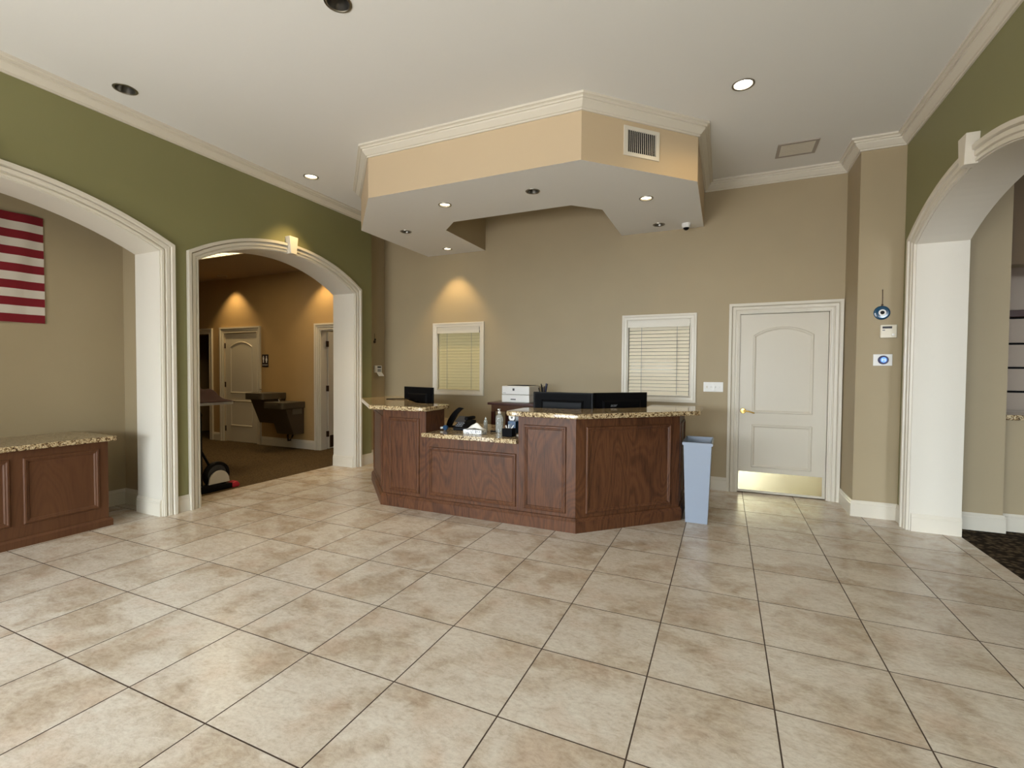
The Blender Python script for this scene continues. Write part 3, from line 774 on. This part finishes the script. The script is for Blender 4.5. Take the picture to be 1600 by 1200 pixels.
panel(oR[2], oR[3], .06, -.06, ZP0, ZP1, bodyR)
# seam stiles between the three front sections
for x in (CL, CR_): B().box(x-.003, x+.003, 3.902, 3.906, .124, .72).build('seam', WOODD, DK)
# granite tops
def bar(pts, name, label):
    o = B().prism([(x, y, ZB+.001) for x, y in pts], (0, 0, .043)).build(name, GRAN, None, bevel=.012, seg=3, origin=(sum(p[0] for p in pts)/len(pts), sum(p[1] for p in pts)/len(pts), ZB))
    return tag(o, label, 'counter')
def rnd(pts, corner, r):
    """round the corners whose index is in corner"""
    o = []
    n = len(pts)
    for i, p in enumerate(pts):
        if i not in corner: o.append(p); continue
        a, c = Vector(pts[i-1]), Vector(pts[(i+1) % n]); p = Vector(p)
        d1, d2 = (a-p).normalized(), (c-p).normalized(); s, e = p+d1*r, p+d2*r
        for k in range(6):
            t = k/5; o.append(tuple((1-t)**2*s+2*t*(1-t)*p+t*t*e))
    return o
bar(rnd([(-4.17, 5.32), (-4.17, 4.665), (-3.27, 3.775), (-2.60, 3.775), (-2.60, 4.275), (-3.035, 4.275), (-3.78, 5.02), (-3.78, 5.32)], (3, 4), .09), 'granite_bar_top', 'raised granite bar top on the desk end beside the green wall')
bar(rnd([(-1.77, 3.775), (-1.09, 3.775), (-.19, 4.665), (-.19, 5.32), (-.72, 5.32), (-.72, 4.86), (-1.30, 4.275), (-1.77, 4.275)], (0, 7), .09), 'granite_bar_top', 'raised granite bar top with monitors behind it, above the bin')
tag(B().prism([(x, y, .729) for x, y in [(-2.70, 3.865), (-1.683, 3.865), (-1.683, 4.245), (-1.28, 4.245), (-.71, 4.825), (-.71, 5.25), (-1.30, 5.25), (-1.30, 5.07), (-1.52, 4.86), (-2.84, 4.86), (-3.05, 5.07), (-3.05, 5.25), (-3.665, 5.25), (-3.665, 4.855), (-3.06, 4.245), (-2.675, 4.245), (-2.667, 4.24), (-2.667, 3.90), (-2.70, 3.90)]], (0, 0, .042)).build('granite_worktop', GRAN, None, bevel=.006, origin=(-2.18, 4.4, .729)), 'lowered granite worktop in the middle of the desk holding the tissue box', 'counter')
ZW = .772
# supports for the work surface, inside the desk
for x0, x1 in ((-3.05, -3.02), (-1.34, -1.31)): B().box(x0, x1, 4.60, 4.84, .0, .728).build('support_panel', WOODM, DK)

# monitors ----------------------------------------------------------
def monitor(name, label, loc, rz, w, h, zbot, logo=False):
    """back faces -Y in local space"""
    t = thing(name, label, 'monitor', (0, 0, 0)); 
    B().box(-w/2, w/2, 0, .022, zbot, zbot+h).build('screen_frame', BLACK, t, bevel=.004)
    B().prism([(-w/2+.02, 0, zbot+.02), (w/2-.02, 0, zbot+.02), (w/2-.02, 0, zbot+h-.012), (-w/2+.02, 0, zbot+h-.012)], (0, -.008, 0)).build('back_shell', BLACKM, t)
    u0, u1, z0, z1 = -w/2+.09, w/2-.09, zbot+.06, zbot+h-.075
    b = B(); panel_loop(b, [(u0, -.008, z0), (u1, -.008, z0), (u1, -.008, z1), (u0, -.008, z1)], (0, -1, 0), [(0, 0), (0, .002), (.018, .016), (.022, .016), (.022, 0)])
    b.build('back_bulge_rim', BLACKM, t)
    B().box(u0+.02, u1-.02, -.02, -.008, z0+.02, z1-.02).build('back_bulge', BLACK, t, bevel=.003)
    B().box(-.03, .03, -.034, -.0205, .02, zbot+h*.5).build('stand_neck', BLACK, t, bevel=.003)
    B().prism([(-.11, -.11, 0), (.11, -.11, 0), (.11, .06, 0), (-.11, .06, 0)], (0, 0, .014)).build('stand_base', BLACK, t, bevel=.005)
    B().box(-w/2+.012, w/2-.012, .0222, .0235, zbot+.014, zbot+h-.014).build('screen', NIGHT, t)
    if logo:
        tc = bpy.data.curves.new('logo', 'FONT'); tc.body = 'acer'; tc.size = .042; tc.shear = .3; tc.extrude = .0008; tc.materials.append(GREYP)
        tc.align_x = 'CENTER'; tc.offset = .0008
        o = text_mesh('logo', tc); o.parent = t; o.location = (logo, -.0206, z1-.062); o.rotation_euler = (PI/2, 0, 0)
    t.location = loc; t.rotation_euler = (0, 0, rz)
    return t
monitor('computer_monitor', 'plain black monitor seen from behind, next to the one with a logo', (-1.452, 4.465, ZW), 0.0, .615, .34, .063)
monitor('computer_monitor', 'black monitor seen from behind with a silver logo, angled towards the window', (-.935, 4.765, ZW), math.radians(46), .63, .34, .063, logo=-.10)
monitor('computer_monitor', 'small black monitor standing alone at the desk end beside the green wall', (-3.46, 4.885, ZW), math.radians(-16.4), .56, .33, .075)
tag(B().tube([(-3.74, 4.63, ZB+.048), (-3.66, 4.66, ZB+.05), (-3.57, 4.72, ZB+.052), (-3.50, 4.78, ZB+.052)], .006, 6).build('cable', BLACK, None, smooth=True, origin=(-3.6, 4.7, ZB+.044)), 'black cable lying on the granite bar top beside the small monitor', 'cable')

# telephone --------------------------------------------------------
ph = thing('desk_telephone', 'black desk telephone with raised display on the lowered granite worktop', 'telephone', (-2.42, 4.28, ZW))
x0, x1 = -2.53, -2.355
B().prism([(x0, 4.18, ZW), (x0, 4.36, ZW), (x0, 4.36, ZW+.10), (x0, 4.33, ZW+.10), (x0, 4.18, ZW+.03)], (x1-x0, 0, 0)).build('base', BLACK, ph, bevel=.006)
B().prism([(x0-.015, 4.24, ZW+.085), (x0-.015, 4.33, ZW+.135), (x0-.015, 4.335, ZW+.125), (x0-.015, 4.245, ZW+.075)], (.12, 0, 0)).build('display_panel', DGREY, ph, bevel=.003)
B().box(x0+.12, x0+.165, 4.2, 4.37, ZW+.105, ZW+.14).build('handset', BLACKM, ph, bevel=.012)
for r in range(4):
    for c in range(3): B().box(x0+.02+c*.028, x0+.04+c*.028, 4.195+r*.026, 4.21+r*.026, ZW+.04+r*.0125, ZW+.048+r*.0125).build('key', GREYP, ph)
# curved monitor-like scanner stand
hs = thing('curved_stand', 'tall curved black stand leaning behind the telephone', 'stand', (-2.56, 4.32, ZW))
prof = []
for i in range(9):
    t = i/8; prof.append((-2.655+.05*t+.11*t*t, ZW+.002+.245*t-.03*t*t*t))
pin = [(x+.075-.035*abs(.4-i/8), z-.01*(i/8)) for i, (x, z) in enumerate(prof)]
poly = [(x-.10, z) for x, z in prof+pin[::-1]]
B().prism([(x, 4.40, z) for x, z in poly], (0, .04, 0)).build('curved_body', BLACK, hs, bevel=.008)
B().box(-2.76, -2.665, 4.375, 4.46, ZW, ZW+.012).build('foot', BLACKM, hs, bevel=.003)
tr = thing('tape_dispenser', 'small blue roll with white end beside the telephone', 'dispenser', (-2.60, 4.15, ZW))
B().lathe([(0, -.014), (.024, -.014), (.026, -.010), (.026, .01), (.024, .014), (0, .014)], (-2.598, 4.15, ZW+.026), 20, 'y').build('roll', BLUEP, tr, smooth=True)
B().cyl((-2.655, 4.15, ZW+.02), (-2.62, 4.15, ZW+.026), .012, .008).build('tip', WHITEP, tr)
# tissue box
tb = thing('tissue_box', 'white patterned tissue box with a tissue sticking out on the worktop', 'box', (-2.19, 4.05, ZW))
mt, nt, bs = nmat('patterned_card'); n_ = noise(nt, 60, 3, .6); r_ = ramp(nt, n_.outputs['Fac'], [(.42, rgb(150, 150, 158)), (.5, rgb(238, 238, 236))]); nt.links.new(r_.outputs[0], bs.inputs['Base Color']); bs.inputs['Roughness'].default_value = .6
B().box(-2.305, -2.105, 4.0, 4.11, ZW, ZW+.042).build('carton', mt, tb, bevel=.002)
bm = bmesh.new(); gr = {}
for i in range(17):
    for j in range(9):
        u, v = i/16*2-1, j/8*2-1; r = min(1, math.hypot(u, v))
        z = .062*max(0, (1-abs(u)**1.3))*(1-.75*abs(v))+.006*math.sin(7*u+3*v)*(1-r)
        gr[i, j] = bm.verts.new((-2.205+u*.092+.012, 4.055+v*.035, ZW+.043+z))
for i in range(16):
    for j in range(8): bm.faces.new((gr[i, j], gr[i+1, j], gr[i+1, j+1], gr[i, j+1]))
me = bpy.data.meshes.new('tissue'); 
bmesh.ops.translate(bm, verts=bm.verts, vec=-Vector(tb.location)); bm.to_mesh(me); bm.free(); me.materials.append(PAPER)
o = bpy.data.objects.new('tissue', me); C.objects.link(o); o.parent = tb
for f in me.polygons: f.use_smooth = True
def bottle(name, label, x, y, z, r, h, bm_, cap, pump):
    t = thing(name, label, 'bottle', (x, y, z))
    B().lathe([(0, 0), (r*.95, 0), (r, .006), (r, h*.62), (r*.8, h*.72), (r*.35, h*.78), (r*.35, h*.80), (0, h*.8)], (x, y, z), 24).build('body', bm_, t, smooth=True)
    b = B().lathe([(0, h*.80), (r*.42, h*.80), (r*.42, h*.88), (r*.15, h*.89), (r*.13, h*.96), (0, h*.96)], (x, y, z), 16)
    if pump: b.box(x-.007, x+.007, y-.028, y+.01, z+h*.955, z+h)
    b.build('pump' if pump else 'cap', cap, t, smooth=True); return t
bottle('pump_bottle', 'tall clear pump bottle standing in front of the side table', -2.03, 4.24, ZW, .038, .235, CLEARP, WHITEP, True)
bottle('spray_bottle', 'small white-nozzled bottle behind the tissue box', -2.20, 4.27, ZW, .02, .15, CLEARP, WHITEP, False)
pr_ = thing('paper_roll', 'white paper roll on its side above the black pen holder', 'roll', (-1.90, 4.36, ZW))
B().lathe([(.013, -.045), (.034, -.045), (.034, .045), (.013, .045), (.013, -.045)], (-1.93, 4.36, ZW+.145), 24, 'y').build('paper', PAPER, pr_, smooth=False)
B().box(-1.90, -1.82, 4.33, 4.40, ZW+.10, ZW+.17).build('printer_head', GREYP, pr_, bevel=.008)
B().box(-1.98, -1.80, 4.31, 4.42, ZW, ZW+.098).build('base', BLACKM, pr_, bevel=.005)
tag(B().box(-1.93, -1.845, 4.22, 4.30, ZW, ZW+.12).build('blue_box', BLUEP, None, bevel=.004, origin=(-1.89, 4.26, ZW)), 'small dark blue box under the paper roll', 'box')
pc = thing('pen_holder', 'black pen holder at the end of the lowered worktop', 'holder', (-1.83, 4.0, ZW))
B().box(-1.88, -1.775, 3.98, 4.07, ZW, ZW+.075).build('cup', BLACKM, pc, bevel=.006)
for i, (dx, c, h) in enumerate(((-.02, PAPER, .10), (0, WHITEP, .11), (.015, GREYP, .12), (.03, WHITEP, .105))):
    tag(B().cyl((-1.83+dx, 4.02, ZW+.076), (-1.83+dx*1.6, 4.03, ZW+h), .005, seg=8).build('pen', c, origin=(-1.83+dx, 4.02, ZW+.076)), 'pale pen standing in the black pen holder', 'pen', 'pens in the black holder')
wp = thing('white_stand', 'slim white upright stand against the raised desk end', 'stand', (-1.755, 4.11, ZW))
B().cyl((-1.755, 4.11, ZW), (-1.755, 4.11, ZW+.15), .007).build('pole', WHITEP, wp, smooth=True)
B().lathe([(0, .012), (.03, .01), (.032, 0)], (-1.755, 4.11, ZW), 20).build('foot', WHITEP, wp)
B().lathe([(0, .18), (.012, .172), (.014, .158), (.007, .148)], (-1.755, 4.11, ZW), 14).build('head', WHITEP, wp, smooth=True)
tag(B().tube([(-2.11, 4.2, ZW+.012), (-2.07, 4.22, ZW+.01), (-2.05, 4.23, ZW+.009)], .008, 8).build('marker', BLACK, None, origin=(-2.08, 4.2, ZW)), 'black marker lying between tissue box and pump bottle', 'pen')

# ------------------------------------------------------------------ side table with printer
stb = thing('side_table', 'dark red wooden side table against the back wall carrying the printer', 'table', (-2.4, 5.75, 0))
B().box(-2.80, -1.95, 5.48, 6.02, .945, .975).build('table_top', WOODD, stb, bevel=.005)
B().box(-2.76, -1.99, 5.52, 6.0, .86, .944).build('apron', WOODC, stb)
B().box(-2.76, -1.99, 5.54, 5.99, .30, .33).build('shelf', WOODD, stb)
for x in (-2.76, -2.03):
    for y in (5.51, 5.95): B().box(x, x+.045, y, y+.045, 0, .858).build('leg', WOODD, stb, bevel=.003)
pt = thing('printer', 'white laser printer with small dark emblem on the side table', 'printer', (-2.44, 5.77, .975))
B().box(-2.66, -2.27, 5.62, 5.98, .977, 1.075).build('paper_tray', WHITEP, pt, bevel=.006)
B().box(-2.66, -2.27, 5.62, 5.98, 1.078, 1.19).build('body', WHITEP, pt, bevel=.010)
B().box(-2.60, -2.31, 5.66, 5.97, 1.1905, 1.196).build('top_cover', BLACK, pt, bevel=.002)
B().box(-2.40, -2.33, 5.66, 5.72, 1.1965, 1.203).build('control_panel', DGREY, pt)
B().box(-2.53, -2.46, 5.614, 5.6205, 1.01, 1.022).build('tray_grip', DGREY, pt)
B().box(-2.505, -2.477, 5.617, 5.6205, 1.128, 1.158).build('emblem', DGREY, pt, bevel=.003)
B().box(-2.64, -2.60, 5.617, 5.6205, 1.095, 1.100).build('model_mark', GREYP, pt)
cu = thing('pen_cup', 'navy cup full of dark pens beside the white printer', 'cup', (-2.135, 5.75, .975))
B().lathe([(0, 0), (.038, 0), (.042, .11), (.038, .11), (.036, .01), (0, .01)], (-2.13, 5.75, .976), 20).build('cup', NAVY, cu, smooth=True)
for i in range(9):
    a = i*2.4; q = .02+.035*random.random()
    tag(B().cyl((-2.13+.015*math.cos(a), 5.75+.015*math.sin(a), .99), (-2.13+q*1.2*math.cos(a), 5.75+q*math.sin(a), 1.16+.07*random.random()), .006, seg=8).build('pen', BLACK if i % 3 else NAVY, origin=(-2.13, 5.75, .99)), 'dark pen standing in the navy cup beside the printer', 'pen', 'pens in the navy cup')

# ------------------------------------------------------------------ waste bin
bn = thing('waste_bin', 'tall slim blue-grey plastic waste bin beside the reception desk', 'bin', (-.21, 4.87, 0))
def frust(b, x0, x1, y0, y1, z0, a0, a1, c0_, c1, z1):
    vs = [(x0, y0, z0), (x1, y0, z0), (x1, y1, z0), (x0, y1, z0), (a0, c0_, z1), (a1, c0_, z1), (a1, c1, z1), (a0, c1, z1)]
    b.add(vs, [(0, 1, 5, 4), (1, 2, 6, 5), (2, 3, 7, 6), (3, 0, 4, 7)]); return vs
b = B(); bx0, bx1, by0, by1 = -.305, -.117, 4.62, 5.03
tx0, tx1, ty0, ty1 = -.33, -.092, 4.60, 5.06; zt = .742
frust(b, bx0, bx1, by0, by1, 0.002, tx0, tx1, ty0, ty1, zt)
frust(b, bx0+.004, bx1-.004, by0+.004, by1-.004, .006, tx0+.004, tx1-.004, ty0+.004, ty1-.004, zt)
b.add([(bx0, by0, .002), (bx1, by0, .002), (bx1, by1, .002), (bx0, by1, .002)], [(0, 1, 2, 3)])
b.build('body', BINM, bn)
rim = [(tx0, ty0, zt-.025), (tx1, ty0, zt-.025), (tx1, ty1, zt-.025), (tx0, ty1, zt-.025)]
B().sweep(rim, (0, 0, 1), [(-.001, 0), (.010, 0), (.010, .022), (.006, .027), (-.001, .027)], closed=True).build('rim', BINM, bn, smooth=True)

# ------------------------------------------------------------------ niche cabinet + flag
FX = -4.92
nc = thing('low_cabinet', 'low panelled wooden cabinet built into the wide arched niche', 'cabinet', (-5.25, 1.45, 0))
B().box(NX+.004, FX, .57, 2.335, 0.06, .744).build('body', WOODC, nc)
B().sweep([(NX+.02, 2.335, 0), (FX, 2.335, 0), (FX, .57, 0), (NX+.02, .57, 0)][::-1], (0, 0, 1), [(0, 0), (.022, 0), (.022, .055), (.012, .072), (0, .075)]).build('plinth', WOODC, nc, smooth=True)
for k in range(3):
    y1_ = 2.268-k*.562; y0_ = y1_-.488
    b = B(); panel_loop(b, [(FX, y0_, .17), (FX, y1_, .17), (FX, y1_, .685), (FX, y0_, .685)], (1, 0, 0), MP); b.build('panel', WOODC, nc)
tag(B().box(NX+.002, FX+.045, .52, 2.385, .746, .787).build('granite_cabinet_top', GRAN, None, bevel=.008, origin=(-5.2, 1.45, .746)), 'granite slab on top of the low niche cabinet', 'counter')
fg = thing('striped_flag', 'red and white striped flag hanging flat on the niche wall', 'flag', (NX, 1.3, 2.24))
F0, F1, ZF0, ZF1 = .42, 2.182, 1.775, 2.708
def flagz(y): return -.012*math.sin((2.18-y)*1.2)
for k in range(13):
    h = (ZF1-ZF0)/13; z1 = ZF1-k*h; z0 = z1-h
    ya = F0 if k >= 7 else F0+.70
    n = 36; vs = []; fs = []
    for i in range(n+1):
        y = ya+(F1-ya)*i/n
        wv = .006*math.sin(y*31+k*.35)+.004*math.sin(y*13+k*.2)
        for z in (z0, z1): vs.append((NX+.016+wv, y, z+flagz(y)))
        for z in (z0, z1): vs.append((NX+.0145+wv, y, z+flagz(y)))
    for i in range(n):
        q = i*4; fs += [(q, q+4, q+5, q+1), (q+2, q+3, q+7, q+6), (q+1, q+5, q+7, q+3), (q, q+2, q+6, q+4)]
    B().add(vs, fs).build('stripe', FRED if k % 2 == 0 else FWHITE, fg, smooth=True)
B().box(NX+.012, NX+.016, F0, F0+.70, ZF1-7*(ZF1-ZF0)/13-.008, ZF1-.008).build('canton', FBLUE, fg)
b = B()
for r in range(9):
    for c in range(6 if r % 2 == 0 else 5):
        yy = F0+.06+(c+(0 if r % 2 == 0 else .5))*.116; zz = ZF1-.05-r*.05
        pts = [(NX+.0175, yy+(.018 if j % 2 == 0 else .007)*math.sin(j*PI/5), zz+(.018 if j % 2 == 0 else .007)*math.cos(j*PI/5)) for j in range(10)]
        b.add(pts, [tuple(range(10))])
so = b.build('stars', FWHITE, fg); so['kind'] = 'stuff'

# ------------------------------------------------------------------ drinking fountains
def fountain(label, xc, zt, w, bz, slant, grp='drinking fountains on the hall wall'):
    t = thing('drinking_fountain', label, 'fountain', (xc, YB, bz), grp)
    x0, x1 = xc-w/2, xc+w/2; yf = YB-.48
    b = B(); pts = rnd([(x0, YB-.002), (x0, yf), (x1, yf), (x1, YB-.002)], (1, 2), .07)
    b.prism([(x, y, zt-.11) for x, y in pts], (0, 0, .11)); b.build('basin', DSTEEL, t, bevel=.008)
    b = B().lathe([(0, .002), (.11, .002), (.12, .006), (.125, .003)], (xc, yf+.2, zt), 24); b.build('bowl_rim', STEEL, t, smooth=True)
    B().prism([(x0+.03, YB-.003, zt-.112), (x0+.03, yf+.1, zt-.112), (x0+.03, YB-slant, bz), (x0+.03, YB-.003, bz)], (w-.06, 0, 0)).build('housing', BRONZE if False else mat('dark_bronze_sheet', rgb(84, 72, 58), .5, .3), t, bevel=.004)
    b = B(); b.cyl((xc-w*.28, yf+.25, zt), (xc-w*.28, yf+.23, zt+.05), .014, .009); b.tube([(xc-w*.28, yf+.23, zt+.045), (xc-w*.2, yf+.22, zt+.055), (xc-w*.12, yf+.21, zt+.045)], .009); b.build('bubbler', CHROME, t, smooth=True)
    B().box(x0+.10, x1-.10, yf-.006, yf+.001, zt-.08, zt-.03).build('push_bar', DSTEEL, t, bevel=.002)
    return t
f1 = fountain('higher bronze drinking fountain, nearer the closed hall door', -7.34, .975, .46, .44, .20)
f2 = fountain('lower bronze drinking fountain, nearer the open hall door', -6.88, .83, .46, .27, .22)
pnl = B().box(-6.6795, -6.676, YB-.25, YB-.05, .62, .715).build('side_grille', mat('grey_label', rgb(110, 100, 86), .5), f2)
B().tube([(-6.98, YB-.05, .30), (-6.98, YB-.09, .22), (-6.95, YB-.1, .14), (-6.90, YB-.1, .15), (-6.88, YB-.08, .21), (-6.92, YB-.03, .23)], .016, 8).build('drain_pipe', BRONZE, f2, smooth=True)

# ------------------------------------------------------------------ exercise bike and table in the hall
bk = thing('exercise_bike', 'black exercise machine with flywheel and grey guard just inside the hall arch', 'bike', (-5.5, 3.45, 0))
wx = -5.27; wy, wz = 3.54, .178
B().lathe([(.112, -.02), (.142, -.024), (.150, -.015), (.150, .015), (.142, .024), (.112, .02), (.112, -.02)], (wx, wy, wz), 36, 'x').build('flywheel', BLACK, bk, smooth=True)
B().lathe([(0, -.012), (.115, -.012), (.115, .012), (0, .012)], (wx, wy, wz), 36, 'x').build('wheel_disc', DGREY, bk)
gp = [(wx+.035, wy-.125, .085), (wx+.035, wy+.125, .085)]+[(wx+.035, wy+.118*math.cos(a), .105+.125*math.sin(a)) for a in [PI*i/12 for i in range(13)]]
B().prism(gp, (.02, 0, 0)).build('wheel_guard', mat('light_grey_plastic', rgb(190, 186, 178), .4), bk, bevel=.004)
B().prism([(wx-.03, 3.0, .004), (wx-.03, 3.69, .004), (wx-.03, 3.69, .06), (wx-.03, 3.42, .085), (wx-.03, 3.0, .08)], (.10, 0, 0)).build('floor_rail', BLACK, bk, bevel=.006)
B().prism([(wx-.02, 3.68, .004), (wx-.02, 3.76, .004), (wx-.02, 3.775, .03), (wx-.02, 3.74, .075), (wx-.02, 3.68, .06)], (.10, 0, 0)).build('end_cap', RED, bk, bevel=.010)
B().cyl((wx, 3.475, .26), (wx-.02, 3.33, .56), .014).build('frame_tube', BLACK, bk, smooth=True)
B().cyl((wx, 3.365, .06), (wx, 3.36, .86), .016).build('frame_tube', BLACK, bk, smooth=True)
B().cyl((wx, 3.10, .06), (wx, 3.16, .80), .022).build('seat_post', BLACK, bk, smooth=True)
B().prism([(wx-.07, 3.03, .80), (wx+.07, 3.03, .80), (wx+.03, 3.28, .80), (wx-.03, 3.28, .80)], (0, 0, .05)).build('saddle', BLACKM, bk, bevel=.012)
B().tube([(wx-.2, 3.22, .95), (wx-.05, 3.34, .87), (wx+.05, 3.34, .87), (wx+.2, 3.22, .95)], .013).build('handlebar', BLACK, bk, smooth=True)
B().prism([(wx-.02, 3.05, .08), (wx-.02, 3.345, .08), (wx-.02, 3.345, .22), (wx-.02, 3.10, .26)], (.05, 0, 0)).build('side_cover', GREYP, bk, bevel=.006)
ht = thing('folding_table', 'white-topped table in the hall piled with dark maroon cloth', 'table', (-7.0, 4.24, 0))
B().box(-7.7, -6.32, 3.98, 4.5, .89, .93).build('table_top', WHITEP, ht, bevel=.006)
for x in (-7.6, -7.15):
    for y in (4.05, 4.3): B().cyl((x, y, 0.004), (x, y, .889), .014).build('leg', BLACKM, ht, smooth=True)
bm = bmesh.new(); gr = {}
for i in range(41):
    for j in range(17):
        u, v = i/40, j/16
        e = min(1, 6*min(u, 1-u), 4*min(v, 1-v))
        z = e*(.05+.20*(1-u)**.7+.03*math.sin(9*v+3*u)+.02*math.sin(21*u+6*v))
        gr[i, j] = bm.verts.new((-7.55+1.32*u, 3.97+.5*v, .939+max(0, z)))
for i in range(40):
    for j in range(16): bm.faces.new((gr[i, j], gr[i+1, j], gr[i+1, j+1], gr[i, j+1]))
bmesh.ops.translate(bm, verts=bm.verts, vec=(7.0, -4.22, -.939))
me = bpy.data.meshes.new('cloth'); bm.to_mesh(me); bm.free(); me.materials.append(CLOTH)
for f in me.polygons: f.use_smooth = True
o = bpy.data.objects.new('cloth_pile', me); C.objects.link(o); o.location = (-7.0, 4.22, .939); o.modifiers.new('solid', 'SOLIDIFY').thickness = .006
tag(o, 'dark maroon folded cloth heaped on the white table in the hall', 'cloth')
